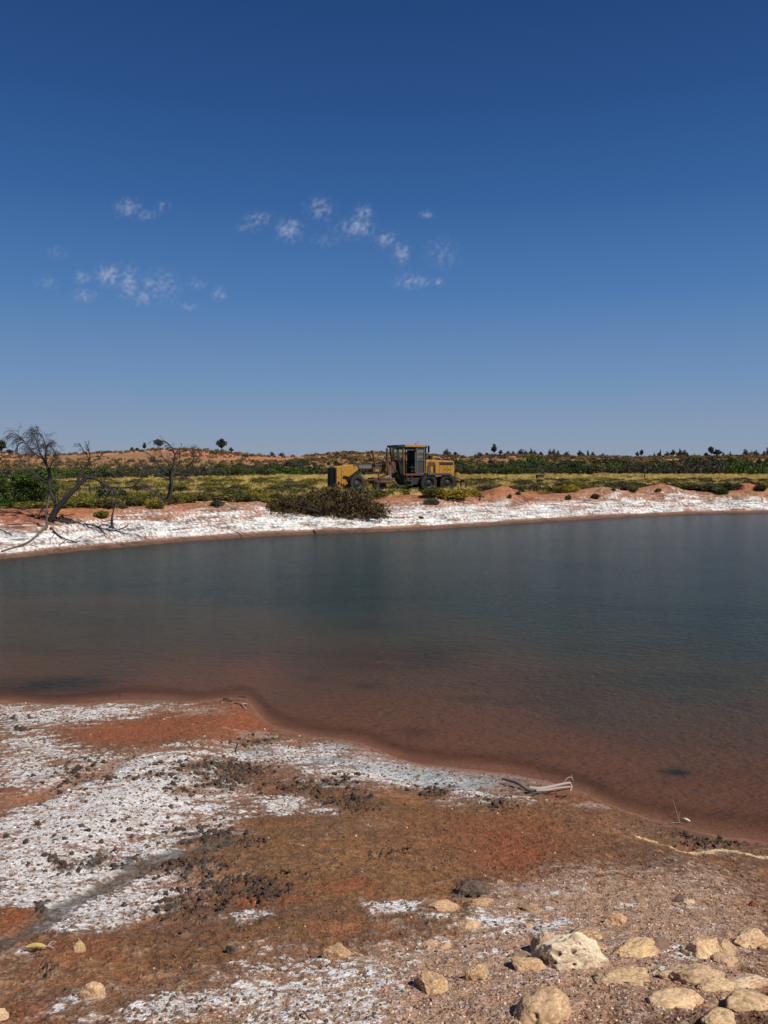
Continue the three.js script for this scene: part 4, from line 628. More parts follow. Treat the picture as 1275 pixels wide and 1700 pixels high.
{ // left: photo px from the zoom at x = 10 + z/7.083, y = 700 + z/7.083
  const z = l => l.map(([a, b, d]) => [10 + a / 7.083, 700 + b / 7.083, d]);
  const base = ground(86, 866);
  deadTree('dead_tree', 'dead black tree with drooping bare crown and a second trunk leaning right', base, [86, 866], [
    { n: 'trunk', p: z([[530, 1190, 0], [560, 1090, 0], [640, 985, .05], [740, 880, .1], [850, 775, .1], [950, 660, .1]]), r: [6.4, 2.8] },
    { n: 'trunk', p: z([[545, 1180, .1], [610, 1050, .15], [700, 960, .2], [800, 850, .25], [900, 740, .2], [985, 660, .15]]), r: [3.6, 1.8] },
    { p: z([[970, 660, .1], [1070, 665, .2], [1170, 710, .3], [1270, 765, .35]]), r: [2.6, 1.6], t: [6, 14, .3, .3, [0, 0], 1] },
    { p: z([[1270, 765, .35], [1400, 775, .3], [1540, 760, .25], [1690, 770, .2], [1800, 850, .1], [1870, 900, 0]]), r: [1.5, .6], t: [16, 26, .1, .25, [0, -.2], 1] },
    { p: z([[1270, 765, .35], [1290, 850, .4], [1300, 960, .4], [1310, 1030, .4]]), r: [1.5, .5], t: [7, 22, .2, .2, [.6, 0], 1] },
    { p: z([[1530, 760, .25], [1600, 680, .2], [1640, 620, .2], [1700, 540, .15]]), r: [1.2, .5], t: [9, 12, .35, .1, [0, .1], 1] },
    { p: z([[860, 740, .1], [890, 640, .1], [940, 540, 0], [1000, 480, 0]]), r: [2.4, 1.7], t: [3, 12, .5, 0, [0, 0], 1] },
    { p: z([[1000, 480, 0], [985, 420, 0], [940, 330, .1], [900, 260, .1]]), r: [1.2, .4], t: [8, 11, .3, .4, [-.3, -.3], 1] },
    { p: z([[1000, 480, 0], [1005, 400, .0], [1000, 320, .1], [965, 230, .1]]), r: [1.2, .4], t: [5, 10, .4, .1, [0, 0], 1] },
    { p: z([[1000, 480, 0], [1070, 450, -.1], [1120, 390, -.2], [1150, 340, -.2]]), r: [1.3, .4], t: [10, 11, .25, .4, [.2, -.2], 1] },
    { n: 'trunk', p: z([[610, 985, .05], [575, 900, .05], [535, 830, 0], [520, 720, 0], [530, 620, 0], [500, 520, 0]]), r: [4.0, 2.4] },
    { p: z([[500, 520, 0], [460, 440, 0], [430, 350, .1], [400, 230, .1], [345, 110, .1]]), r: [2.2, .5], t: [20, 21, .25, .6, [-.4, -.5], 2] },
    { p: z([[490, 500, 0], [480, 400, -.1], [470, 300, -.15], [440, 200, -.2], [370, 100, -.25]]), r: [1.6, .5], t: [18, 20, .3, .6, [-.2, -.5], 2] },
    { p: z([[460, 440, 0], [380, 360, .3], [300, 240, .4], [220, 160, .45]]), r: [1.5, .5], t: [18, 20, .2, .7, [-.3, -.5], 2] },
    { p: z([[300, 240, .4], [235, 270, .45], [210, 350, .4], [245, 440, .4], [280, 500, .4]]), r: [1.1, .4], t: [10, 13, .2, .4, [0, -.4], 1] },
    { p: z([[480, 430, 0], [530, 300, .2], [560, 260, .25], [610, 320, .3], [650, 400, .3]]), r: [1.4, .5], t: [14, 18, .2, .6, [.2, -.4], 2] },
    { p: z([[530, 560, 0], [580, 490, .2], [620, 430, .3], [640, 380, .3]]), r: [1.2, .4], t: [9, 12, .2, .3, [.1, -.2], 1] },
    { p: z([[525, 730, 0], [460, 660, .3], [380, 600, .4], [300, 560, .5]]), r: [1.1, .4], t: [9, 22, .2, .1, [-.2, .2], 1] },
    { p: z([[600, 960, .1], [620, 860, .3], [560, 760, .4], [590, 790, .4]]), r: [.9, .35], t: [6, 14, .2, 0, [0, .2], 1] },
    { p: z([[650, 940, .2], [660, 850, .4], [690, 790, .5], [700, 740, .5]]), r: [.8, .3], t: [5, 12, .2, 0, [0, .2], 1] },
    { n: 'root', p: z([[540, 1160, 0], [620, 1150, .3], [700, 1165, .4], [790, 1180, .5], [850, 1185, .5]]), r: [2.2, .6] },
    { p: z([[560, 1140, -.3], [470, 1120, -.5], [380, 1060, -.6], [290, 990, -.7]]), r: [2.0, .6], t: [6, 14, .3, .1, [-.3, .1], 1] },
  ], L.char, L.twigs);
  const b2 = ground(80, 877);
  deadTree('dead_sapling', 'thin dead sapling in front of the leaning trunk with bleached roots', b2, [80, 877], [
    { n: 'trunk', p: z([[480, 1240, 0], [480, 1130, 0], [490, 1030, .05], [505, 940, 0], [515, 850, -.05]]), r: [2.2, .8], t: [5, 12, .3, 0, [0, .2], 1] },
  ], L.twig, L.char);
}
{ // bleached roots lying over the salt
  const lie = (list, lift = .04) => list.map(([x, y]) => { const g = ground(x, y); return [g.x, g.y + lift, g.z]; });
  const branchThing = (name, label, paths, mat) => { const c = ground(...paths[0][0][0]), t = thing(name, label, 'branch', [c.x, c.y, c.z]); for (const [pp, r0, r1] of paths) mesh('limb', limb(lie(pp).map(q => [q[0] - c.x, q[1] - c.y, q[2] - c.z]), r0, r1, 6).g, mat, t); return t; };
  branchThing('bare_root', 'pale root reaching from the dead sapling down to the water at left', [[[[78, 876], [66, 886], [55, 896], [44, 903], [25, 910], [2, 917]], .06, .025]], L.twig);
  branchThing('bare_root', 'dark root reaching from the dead sapling to the right over salt', [[[[84, 878], [90, 884], [98, 891], [110, 897], [128, 902]], .05, .02], [[[87, 880], [90, 888], [86, 894]], .02, .01]], L.char);
  branchThing('fallen_branch', 'dark fallen branch lying on the salt left of the charred stump', [[[[140, 871], [152, 873], [163, 876], [172, 885], [178, 890]], .035, .02], [[[163, 876], [172, 872], [180, 874]], .03, .015], [[[176, 880], [190, 882], [206, 877], [214, 871]], .03, .012], [[[192, 882], [202, 886], [212, 888]], .02, .01]], L.char);
  branchThing('fallen_branch', 'grey fallen branch against the foot of the right dead tree', [[[[194, 820], [208, 826], [226, 834], [242, 839], [262, 841], [272, 838]], .045, .09], [[[226, 834], [246, 836], [262, 839]], .03, .03], [[[205, 823], [222, 827], [240, 836]], .02, .03]], L.twig);
  branchThing('fallen_branch', 'thin dark stick on the salt at the far left edge', [[[[-2, 880], [8, 884], [20, 890]], .03, .015]], L.char);
  branchThing('driftwood_stick', 'thin pale stick low on the salt slope left of the big bush', [[[[384, 881], [396, 886], [404, 894]], .02, .015]], L.char);
  branchThing('driftwood_stick', 'short dark stick standing by the waterline under the big bush', [[[[521, 882], [524, 886]], .04, .03]], L.char);
  branchThing('driftwood_stick', 'short dark stump of wood on the salt slope right of the grader', [[[[796, 818], [798, 826], [796, 831]], .07, .06], [[[796, 824], [790, 827]], .04, .03], [[[797, 823], [804, 827]], .05, .02]], L.char);
  branchThing('brush_pile', 'heap of dark broken twigs at the foot of the leaning trunk', [[[[98, 866], [108, 862], [118, 866]], .06, .03], [[[100, 868], [112, 867], [128, 870]], .05, .02], [[[104, 860], [110, 866], [122, 869]], .05, .02], [[[95, 864], [105, 866], [114, 872]], .04, .02], [[[64, 862], [72, 858], [82, 862]], .06, .03]], L.char);
}
{ // the right hand dead tree and the charred stump: x = 140 + z/6.375, y = 720 + z/6.375
  const z = l => l.map(([a, b, d]) => [140 + a / 6.375, 720 + b / 6.375, d]);
  deadTree('dead_tree', 'dead tree with curved grey trunk and thin arching crown, right of the leaning one', ground(275, 838), [275, 838], [
    { n: 'trunk', p: z([[850, 760, 0], [890, 690, 0], [915, 600, 0], [925, 500, 0], [910, 410, 0]]), r: [4.4, 2.8] },
    { n: 'trunk', p: z([[870, 750, .1], [905, 670, .12], [935, 560, .12], [930, 450, .1], [945, 380, .1]]), r: [2.6, 1.6] },
    { p: z([[905, 430, 0], [860, 390, .1], [810, 330, .2], [750, 260, .2], [700, 210, .2]]), r: [1.7, .5], t: [14, 14, .2, .3, [-.2, -.2], 1] },
    { p: z([[910, 410, 0], [895, 340, -.2], [860, 290, -.3], [800, 230, -.35]]), r: [1.4, .5], t: [12, 14, .2, .3, [-.1, -.1], 1] },
    { p: z([[930, 410, .1], [965, 320, .2], [975, 220, .2], [950, 150, .2], [900, 95, .2]]), r: [1.9, .6], t: [14, 13, .3, .4, [-.2, -.2], 1] },
    { p: z([[950, 150, .2], [880, 90, .2], [810, 72, .1], [750, 72, .1]]), r: [.8, .35], t: [12, 12, .1, .5, [0, -.3], 1] },
    { p: z([[970, 230, .2], [1020, 170, 0], [1080, 160, -.1], [1150, 155, -.1]]), r: [.9, .35], t: [7, 12, .2, .1, [0, .1], 1] },
    { p: z([[935, 450, 0], [960, 380, -.3], [990, 290, -.4], [985, 200, -.5]]), r: [1.2, .4], t: [9, 12, .2, .2, [.2, 0], 1] },
    { p: z([[890, 480, 0], [800, 430, .3], [720, 380, .4], [640, 330, .5]]), r: [1.0, .35], t: [10, 18, .2, .1, [-.1, .2], 1] },
    { n: 'root', p: z([[850, 760, 0], [800, 775, .3], [740, 765, .5], [680, 770, .6]]), r: [2.6, .8] },
    { n: 'root', p: z([[880, 750, 0], [940, 735, .3], [1000, 740, .5], [1060, 712, .6]]), r: [1.8, .5] },
  ], L.char, L.twigs);
  deadTree('dead_snag', 'slanting bare dead snag right of the second dead tree', ground(296, 806), [296, 806], [
    { n: 'trunk', p: z([[990, 545, 0], [1040, 440, 0], [1100, 360, 0], [1160, 275, 0]]), r: [1.5, .6], t: [10, 18, .2, .05, [.1, .1], 1] },
  ], L.wood, L.char);
  deadTree('charred_stump', 'charred upright stump standing on the white salt', ground(187, 877), [187, 877], [
    { n: 'trunk', p: z([[298, 1000, 0], [292, 930, 0], [300, 860, 0], [320, 790, 0]]), r: [3.0, .8] },
    { p: z([[295, 940, 0], [320, 910, .2], [345, 905, .3]]), r: [1.0, .4] },
    { n: 'root', p: z([[298, 990, 0], [250, 1000, .3], [210, 990, .4]]), r: [1.6, .5] },
  ], L.char, L.twigs);
}
deadTree('dead_bush', 'small bare twiggy bush on the orange bank left of the leaning trunk', ground(62, 862), [62, 862], [
  { n: 'trunk', p: [[62, 862, 0], [58, 855, .1], [50, 848, .2], [42, 843, .3]], r: [.9, .35], t: [9, 10, .2, .1, [-.2, .1], 1] },
  { p: [[61, 860, 0], [64, 853, -.1], [68, 845, -.1], [70, 838, -.1]], r: [.8, .3], t: [8, 9, .2, .1, [.1, .1], 1] }], L.char, L.twigs);
{ const r = rngOf(91), list = [], g = new THREE.CylinderGeometry(0.012, 0.02, 1, 5); g.rotateZ(Math.PI / 2);
  for (let i = 0; i < 420; i++) { const px = -10 + r() * 1300, q = 1.3 + 6.5 * Math.pow(r(), px < 420 ? .7 : 1.2), a = onWater(px, 870), D0 = 30 + r() * 22, p = spot(px, D0), D = along(FAR, p.x) + q, x = p.x * D / D0; if (px > 420 && r() < .55) continue; const y = land(x, -D); list.push([x, y + .02, -D, r() * 6.28, 0.25 + 0.75 * r() * r(), 0, (r() - .5) * .3, (r() - .5) * .3, mix3([.03, .025, .02], [.14, .11, .09], r() * r())]); }
  list.forEach(q => q[5] = q[4]); instanced('twig_litter', g, std([1, 1, 1], .9), list, 'dead twigs littered over the salt of the far bank'); }
// posts and the box on the flat
function post(px, py, hpx, r, label) { const p = ground(px, py), m = mpp(p), t = thing('fence_post', label, 'post', [p.x, p.y - 0.1, p.z]); mesh('shaft', rod([0, 0, 0], [0.03, hpx * m + 0.1, 0], r, r * 0.85, 7), L.wood, t); mesh('cap', rod([0.03, hpx * m + 0.1, 0], [0.03, hpx * m + 0.14, 0], r * 0.9, r * 0.5, 7), L.twig, t); return t; }
post(149, 826, 20, 0.05, 'old wooden fence post between the leaning trunk and grey shrub');
post(1070, 797, 14, 0.06, 'thin fence post standing in the pale field at right');
post(1195, 784, 26, 0.12, 'tall dark pole in front of the shrub belt at right');
{ const p = ground(896, 796), m = mpp(p), t = thing('water_trough', 'small dark metal box standing on the flat right of the grader', 'box', [p.x, p.y, p.z], 0.2), w = 11.5 * m, h = 7 * m;
  mesh('tank', merge([rb(w, h, w * 0.6, 0, h / 2 + 0.04, 0, 0.02)]), std([0.035, 0.02, 0.018], 0.8), t); mesh('lid', merge([rb(w * 1.05, 0.04, w * 0.64, 0, h + 0.06, 0, 0.01)]), L.char, t); for (const sx of [-1, 1]) for (const sz of [-1, 1]) mesh('leg', merge([rb(0.06, 0.16, 0.06, sx * w * 0.44, 0, sz * w * 0.24, 0.01)]), L.char, t); }
// ---------------------------------------------------------------- stones, clods and litter on the near bank
const tmpLook = {};
function groundY(x, z) { const b = land(x, z); if (b < 0) return b; nearLook(x, z, tmpLook); return b + tmpLook.h; }
function stone(seed, detail, opt = {}) {             // a weathered lump, about 2 units across, flat below
  const g0 = new THREE.IcosahedronGeometry(1, detail); g0.deleteAttribute('normal'); g0.deleteAttribute('uv'); const g = mergeVertices(g0, 1e-5), p = g.attributes.position, col = new Float32Array(p.count * 3), r = rngOf(seed);
  const planes = (opt.cuts || []).map(([x, y, z, d]) => [V(x, y, z).normalize(), d]); for (let i = 0; i < (opt.facets ?? 12); i++) { const v = V(r() * 2 - 1, r() * 1.4 - 0.4, r() * 2 - 1).normalize(); planes.push([v, 0.56 + 0.32 * r()]); }
  const pits = (opt.pits || []).map(([x, y, z, q, d]) => [V(x, y, z).normalize(), q, d]), o = seed * 3.7;
  const tv = 0.82 + 0.3 * r(), warm = 0.9 + 0.22 * r(); const tn = c => [c[0] * tv, c[1] * tv * (0.94 + 0.06 * warm), c[2] * tv * warm * 1.12]; const A0 = opt.tint || [0.60, 0.385, 0.19], B0 = opt.tint2 || [0.46, 0.27, 0.13], A = tn(A0), B = tn(B0), Dk = opt.dirt || [0.24, 0.13, 0.08], pale = opt.pale || [0.76, 0.60, 0.36];
  for (let i = 0; i < p.count; i++) {
    const v = V().fromBufferAttribute(p, i), n = v.clone(); let s = 1;
    for (const [f, d] of planes) { const k = n.dot(f); if (k > d) s = Math.min(s, d / k); }
    s = lerp(s, 1, opt.round ?? 0.06);
    const crk = Math.abs(fbm3(n.x * 2.6 + o + 9, n.y * 2.6, n.z * 2.6, 2)), crack = 1 - sstep(0.0, 0.075, crk); const big = fbm3(n.x * 1.6 + o, n.y * 1.6, n.z * 1.6, 3), mid = fbm3(n.x * 5 + o, n.y * 5, n.z * 5, 3), fine = fbm3(n.x * 15 + o, n.y * 15, n.z * 15, 3);
    s *= 1 + (opt.rough ?? 1) * (0.24 * big + 0.075 * mid + 0.028 * fine) - 0.04 * crack * (opt.crack ?? 1); let pit = 0;
    for (const [c, q, d] of pits) { const a = 1 - sstep(q * 0.5, q, n.distanceTo(c) * (1 + 0.4 * mid)); s -= a * d; pit = Math.max(pit, a); }
    v.multiplyScalar(s); if (v.y < -0.35) v.y = -0.35 + (v.y + 0.35) * 0.2; p.setXYZ(i, v.x, v.y, v.z);
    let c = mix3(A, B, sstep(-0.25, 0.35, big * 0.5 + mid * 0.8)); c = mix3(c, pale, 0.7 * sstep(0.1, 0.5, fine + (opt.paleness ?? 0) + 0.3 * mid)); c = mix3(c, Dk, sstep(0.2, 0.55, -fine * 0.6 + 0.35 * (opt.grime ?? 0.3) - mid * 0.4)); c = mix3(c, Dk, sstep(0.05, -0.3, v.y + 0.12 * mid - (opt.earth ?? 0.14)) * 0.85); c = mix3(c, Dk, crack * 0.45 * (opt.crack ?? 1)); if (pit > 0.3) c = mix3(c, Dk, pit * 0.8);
    col[i * 3] = c[0]; col[i * 3 + 1] = c[1]; col[i * 3 + 2] = c[2];
  }
  g.setAttribute('color', new THREE.BufferAttribute(col, 3)); g.computeVertexNormals(); return g;
}
const stoneMat = new THREE.MeshStandardMaterial({ vertexColors: true, roughness: 0.93, side: THREE.DoubleSide });
let stoneSeed = 11;
// left, right, top, bottom in the photo; how much of the height stands up; turn; options; label
function rock(x0, x1, y0, y1, tall, turn, opt, label, group) {
  const c = ground((x0 + x1) / 2, y0 + (y1 - y0) * 0.72), m = Math.hypot(c.x, c.y - EYE, c.z) / FOC, w = (x1 - x0) * m, hh = (y1 - y0) * m; opt = opt || {};
  const elev = Math.atan2(EYE - c.y, -c.z), H = hh * tall / Math.cos(elev), dep = Math.max((hh - H * 0.75 * Math.cos(elev)) / Math.sin(elev), w * 0.45);
  const g = stone(stoneSeed++, opt.detail ?? 22, opt); const t = mesh('rock', g, stoneMat); t.position.set(c.x, groundY(c.x, c.z) + H * (opt.up ?? 0.0), c.z); t.scale.set(w / 2 * 1.1, H * 0.74, Math.min(dep, w * 1.2) / 2); t.rotation.set(opt.tip || 0, turn, opt.roll || 0); return tag(t, label, 'rock', group);
}
rock(891, 1009, 1551, 1624, 0.76, 0.05, { up: .06, detail: 34, facets: 3, round: .04, cuts: [[.12, .62, .78, .50], [.75, .62, .25, .52], [-.95, .2, .3, .62], [-.3, .9, -.2, .68], [.2, -.1, .98, .6]], tint: [.68, .53, .31], tint2: [.62, .47, .29], pale: [.80, .70, .50], paleness: .2, rough: .95, crack: .15, pits: [[-.55, .62, .55, .13, .2], [-.05, .80, .60, .12, .24], [-.05, .26, .95, .09, .18], [-.95, .25, .3, .22, .2], [.42, .72, .55, .05, .08], [-.62, .3, .72, .09, .12]] }, 'largest rock, pale whitish with dark round holes, lower right');
rock(888, 926, 1541, 1596, .5, .2, { facets: 5 }, 'ochre rock leaning behind the left side of the pale pitted rock');
rock(852, 898, 1580, 1616, .45, -.2, { facets: 6, tint2: [.42, .24, .11] }, 'ochre rock touching the pale pitted rock on its left');
rock(932, 1000, 1531, 1566, .5, .3, { grime: 1.1, tint: [.45, .27, .12] }, 'brown ochre rock with a dark face behind the pale pitted rock');
rock(945, 1000, 1556, 1580, .35, -.2, { tint: [.42, .25, .12], grime: .6 }, 'low brown rock wedged between pitted rock and dark faced rock');
rock(862, 942, 1640, 1704, .55, .5, { round: .8, facets: 4, rough: .6, tint: [.58, .38, .19], pits: [[-.6, .55, .5, .12, .1]] }, 'smooth ochre dome shaped rock at the bottom of the frame');
rock(996, 1074, 1600, 1640, .38, .1, { tint: [.68, .49, .26], pits: [[-.1, .6, .8, .2, .14], [.7, .4, .7, .2, .2]], grime: .5 }, 'flat yellow rock with a dented front right of the pitted rock');
rock(1010, 1097, 1556, 1595, .4, .4, { tint: [.60, .41, .2], grime: .5 }, 'broad low ochre rock behind the flat yellow rock');
rock(1070, 1112, 1553, 1580, .5, .2, { tint: [.16, .1, .07], tint2: [.11, .07, .05], pale: [.3, .2, .13], grime: .8 }, 'dark brown rock at the right end of the broad low rock');
rock(1140, 1192, 1548, 1600, .6, -.3, { facets: 9, round: .15, tint: [.64, .45, .23], roll: .1 }, 'upright yellow rock, the larger of the joined pair at right');
rock(1186, 1214, 1560, 1592, .55, .5, { facets: 6, tint: [.62, .42, .2] }, 'small yellow rock joined to the right of the upright one');
rock(1180, 1218, 1578, 1604, .35, .0, { tint: [.56, .36, .18] }, 'low ochre rock at the foot of the joined pair');
rock(1212, 1284, 1542, 1580, .6, .5, { facets: 9, round: .1, tint: [.60, .42, .23], grime: .5, roll: -.2 }, 'angular rock with a shaded dark left face at right edge');
rock(1104, 1198, 1589, 1638, .5, .35, { facets: 9, round: .2, tint: [.62, .43, .22], rough: 1.2, roll: -.15 }, 'long craggy yellow rock below the joined pair');
rock(1163, 1212, 1621, 1648, .5, .1, { round: .6, facets: 6, tint: [.70, .52, .28], paleness: .1 }, 'smooth yellow wedge rock against the long craggy rock');
rock(1080, 1160, 1638, 1680, .4, .3, { round: .6, tint: [.70, .49, .27], rough: .8 }, 'rounded yellow slab below the long craggy rock');
rock(1208, 1270, 1615, 1642, .4, .2, { tint: [.70, .52, .28], facets: 8 }, 'thin arched yellow rock near the right edge');
rock(1212, 1290, 1645, 1684, .45, -.2, { tint: [.72, .52, .28], round: .4 }, 'yellow boulder cut by the right edge near the bottom');
rock(1168, 1222, 1686, 1720, .5, .1, { tint: [.66, .47, .24] }, 'ochre rock cut by the bottom edge at right');
rock(539, 584, 1562, 1599, .8, .2, { facets: 10, round: .1, tint: [.42, .25, .12], tint2: [.3, .18, .09], grime: .5 }, 'blocky brown rock standing alone at bottom centre');
rock(714, 763, 1494, 1518, .6, .1, { tint: [.56, .36, .17], facets: 8, round: .2, earth: .25 }, 'flat topped ochre rock with a dark edge, centre right');
rock(762, 800, 1522, 1546, .5, .3, { tint: [.58, .37, .18], earth: .2 }, 'small ochre rock below the flat topped one');
rock(784, 818, 1488, 1506, .6, .2, { tint: [.5, .32, .15], grime: .9 }, 'small ochre rock right of the dark mud mound');
rock(769, 812, 1603, 1634, .7, .4, { facets: 11, round: .08, tint: [.64, .45, .22], grime: .6, rough: 1.3 }, 'jagged yellow rock left of the dome shaped rock');
rock(692, 746, 1616, 1654, .5, -.5, { facets: 8, round: .1, tint: [.42, .26, .13], grime: .4, roll: -.2 }, 'brown wedge rock left of the jagged yellow rock');
rock(700, 728, 1556, 1574, .5, .1, { tint: [.55, .33, .17] }, 'little orange rock above the brown wedge rock');
rock(730, 750, 1562, 1578, .5, .5, { tint: [.5, .3, .15] }, 'little orange rock right beside its twin above the wedge');
rock(139, 176, 1636, 1664, .65, .2, { tint: [.68, .46, .24], facets: 6 }, 'single yellow stone at bottom left');
rock(-12, 14, 1672, 1704, .6, .2, { tint: [.62, .41, .2] }, 'yellow stone cut by the left edge near the bottom');
rock(758, 808, 1461, 1492, .7, .1, { tint: [.085, .058, .04], tint2: [.06, .042, .03], pale: [.13, .09, .06], grime: .5, round: .7 }, 'dark mound of mud above the small ochre rocks');
rock(120, 142, 1563, 1588, .7, .3, { tint: [.56, .38, .2] }, 'pale brown stone on brown earth right of the yellow leaf');
rock(1243, 1260, 1492, 1508, .7, .2, { tint: [.28, .1, .05], tint2: [.2, .07, .04] , pale: [.3, .14, .08]}, 'small dark red stone near the right edge above the rocks');
rock(1116, 1138, 1486, 1502, .7, .2, { tint: [.1, .065, .05], tint2: [.07, .05, .04], pale: [.2, .14, .1] }, 'black lump of mud with a pale stone beside it');
rock(1134, 1154, 1489, 1503, .5, .1, { tint: [.6, .45, .28] }, 'small pale stone right beside the black lump');
rock(1006, 1042, 1512, 1540, .55, .4, { tint: [.56, .34, .16], grime: .8 }, 'ochre stone behind the broad low rock');
rock(864, 894, 1497, 1517, .55, .1, { tint: [.3, .19, .11], grime: .8 }, 'brown stone with dark shadow right of the small ochre rocks');
rock(871, 886, 1530, 1544, .5, .1, { tint: [.55, .36, .17] }, 'small ochre stone behind the leaning ochre rock');
rock(376, 392, 1573, 1590, .8, .1, { tint: [.07, .05, .045], tint2: [.05, .04, .035], pale: [.1, .08, .07] }, 'black lump beside a white salt streak, bottom left');
rock(27, 42, 1207, 1217, .8, .1, { tint: [.06, .045, .038], tint2: [.04, .03, .03], pale: [.1, .08, .06] }, 'dark lump on the white salt at upper left of the bank');
// clods, pebbles and salt crumbs: real lumps beyond counting
{
  const lump = k => { const g = stone(500 + k, 2, { rough: 3.4, facets: 12, round: .0, crack: 2 }); g.deleteAttribute('color'); return g; };
  const sets = [[], [], []]; const r = rngOf(808), sp = [];
  const N = 420000;
  for (let i = 0; i < N; i++) {
    const D = 2.2 + 10.8 * Math.pow(r(), 1.5), u = (r() - .5) * 1.12, x = u * D, z = -D, dn = along(NEAR, x); if (D > dn - 0.05) continue;
    nearLook(x, z, tmpLook); const { dark, pink, salt, wet, chan, pale } = tmpLook, k = r(); if (chan > .5 || wet > .8 || pale > .3) continue;
    const y = land(x, z) + tmpLook.h;
    let s, c, p;
    if (dark > 0.35) { p = 0.38; s = 0.0025 + 0.017 * Math.pow(r(), 4); c = mix3([0.042, 0.026, 0.018], [0.13, 0.08, 0.055], r() * r()); }
    else if (salt > 0.5) { p = 0.16; s = 0.002 + 0.009 * Math.pow(r(), 4); c = r() < 0.97 ? mix3([0.075, 0.046, 0.033], [0.24, 0.14, 0.09], r()) : [0.8, 0.77, 0.75]; }
    else if (pink > 0.4) { p = 0.34; s = 0.0016 + 0.0070 * Math.pow(r(), 6); const q = r(); c = q < .4 ? mix3([0.34, 0.155, 0.085], [0.54, 0.29, 0.17], r()) : q < .62 ? mix3([.52, .34, .23], [.74, .57, .43], r()) : [0.12, 0.075, 0.055]; }
    else { p = 0.12; s = 0.002 + 0.008 * Math.pow(r(), 4); c = r() < .985 ? mix3([0.09, 0.05, 0.03], [0.26, 0.11, 0.05], r()) : [.55, .42, .33]; }
    if (k > p) continue;
    s *= lerp(0.9, 1.7, sstep(3, 9, D));
    sets[i % 3].push([x, y + s * 0.15, z, r() * 6.28, s, s * (0.4 + .5 * r()), (r() - .5) * .8, (r() - .5) * .8, c]);
  }
  const mat = new THREE.MeshStandardMaterial({ color: 0xffffff, roughness: 0.95 });
  ['clods of dark mud and grit strewn over the near bank', 'pebbles and grit scattered over the near bank', 'crumbs of salt and earth on the near bank'].forEach((l, k) => instanced(['mud_clods', 'pebbles', 'salt_crumbs'][k], lump(k), mat, sets[k], l));
}
// wood, leaf and litter
const woodPale = std([0.36, 0.30, 0.26], 0.85), woodDark = std([0.075, 0.06, 0.052], 0.9), woodGrey = std([0.17, 0.14, 0.12], 0.9);
const onGround = list => list.map(([x, y, l]) => { const g = ground(x, y); return [g.x, Math.max(groundY(g.x, g.z), -0.01) + l, g.z]; });
function sticks(name, label, cat, parts) { const c0 = onGround([parts[0].p[0]])[0], t = thing(name, label, cat, c0); for (const q of parts) mesh(q.n || 'stem', limb(onGround(q.p).map(v => [v[0] - c0[0], v[1] - c0[1], v[2] - c0[2]]), q.r[0], q.r[1], 7).g, q.m || woodGrey, t); return t; }
sticks('driftwood', 'weathered grey driftwood branch lying at the edge of the red water', 'driftwood', [
  { p: [[834, 1301, .055], [848, 1305, .05], [862, 1310, .04], [874, 1314, .025], [886, 1315, .02]], r: [.014, .02], m: woodGrey },
  { p: [[878, 1314, .03], [896, 1315, .035], [916, 1312, .04], [936, 1309, .05], [946, 1307, .05]], r: [.02, .012], m: woodPale },
  { p: [[890, 1317, .02], [905, 1318, .03], [925, 1315, .035], [947, 1311, .03]], r: [.013, .009], m: woodPale },
  { p: [[946, 1307, .05], [949, 1310, .03], [946, 1314, .0]], r: [.01, .006], m: woodPale },
  { n: 'twig', p: [[936, 1303, .02], [941, 1302, .07], [948, 1301, .08], [952, 1303, .05], [948, 1300, .10]], r: [.006, .003], m: woodPale },
  { n: 'twig', p: [[900, 1318, .01], [920, 1322, .02], [938, 1325, .015]], r: [.008, .004], m: woodDark },
  { n: 'twig', p: [[925, 1324, .015], [935, 1326, .03], [945, 1323, .03]], r: [.008, .004], m: woodDark },
  { n: 'twig', p: [[872, 1318, .01], [884, 1322, .03], [898, 1320, .02]], r: [.012, .006], m: woodDark }]);
sticks('broken_sticks', 'bits of broken stick on the red spit at the water edge', 'sticks', [
  { p: [[371, 1162, .02], [378, 1164, .03], [385, 1167, .02]], r: [.013, .01], m: woodGrey }, { p: [[391, 1170, .02], [398, 1172, .03], [404, 1173, .02]], r: [.014, .01], m: woodGrey },
  { p: [[398, 1171, .02], [405, 1173, .03], [411, 1172, .02]], r: [.01, .008], m: woodPale }, { p: [[401, 1172, .02], [406, 1178, .03], [410, 1181, .02]], r: [.01, .008], m: woodPale }]);
sticks('floating_stick', 'dark stick floating at the tip of the red spit', 'stick', [{ p: [[390, 1157, .0], [400, 1157, .012], [408, 1157.5, .01]], r: [.012, .012], m: woodDark }, { p: [[404, 1157.3, .01], [409, 1156, .03]], r: [.008, .004], m: woodDark }]);
{ const p = onWater(200, 1153), t = thing('snag_twig', 'short dark twig sticking up out of the water at left', 'twig', [p[0], -0.03, -p[1]]); mesh('stem', limb([[0, 0, 0], [-.005, .05, 0], [.02, .085, 0]], .012, .008, 6).g, woodDark, t); mesh('fork', limb([[.005, .06, 0], [.04, .10, .01], [.05, .09, .01]], .006, .003, 5).g, woodDark, t); }
sticks('dry_sprig', 'dry feathery sprig standing at the edge of the red water', 'sprig', [{ p: [[1129, 1367, .0], [1126, 1362, .03], [1121, 1354, .08], [1117, 1347, .12]], r: [.006, .003], m: woodGrey }, { n: 'twig', p: [[1112, 1369, .01], [1121, 1368, .015], [1129, 1367, .01]], r: [.005, .005], m: woodGrey }, { n: 'twig', p: [[1126, 1362, .03], [1129, 1356, .06]], r: [.003, .002], m: woodGrey }, { n: 'twig', p: [[1122, 1356, .06], [1118, 1357, .07]], r: [.003, .002], m: woodGrey }]);
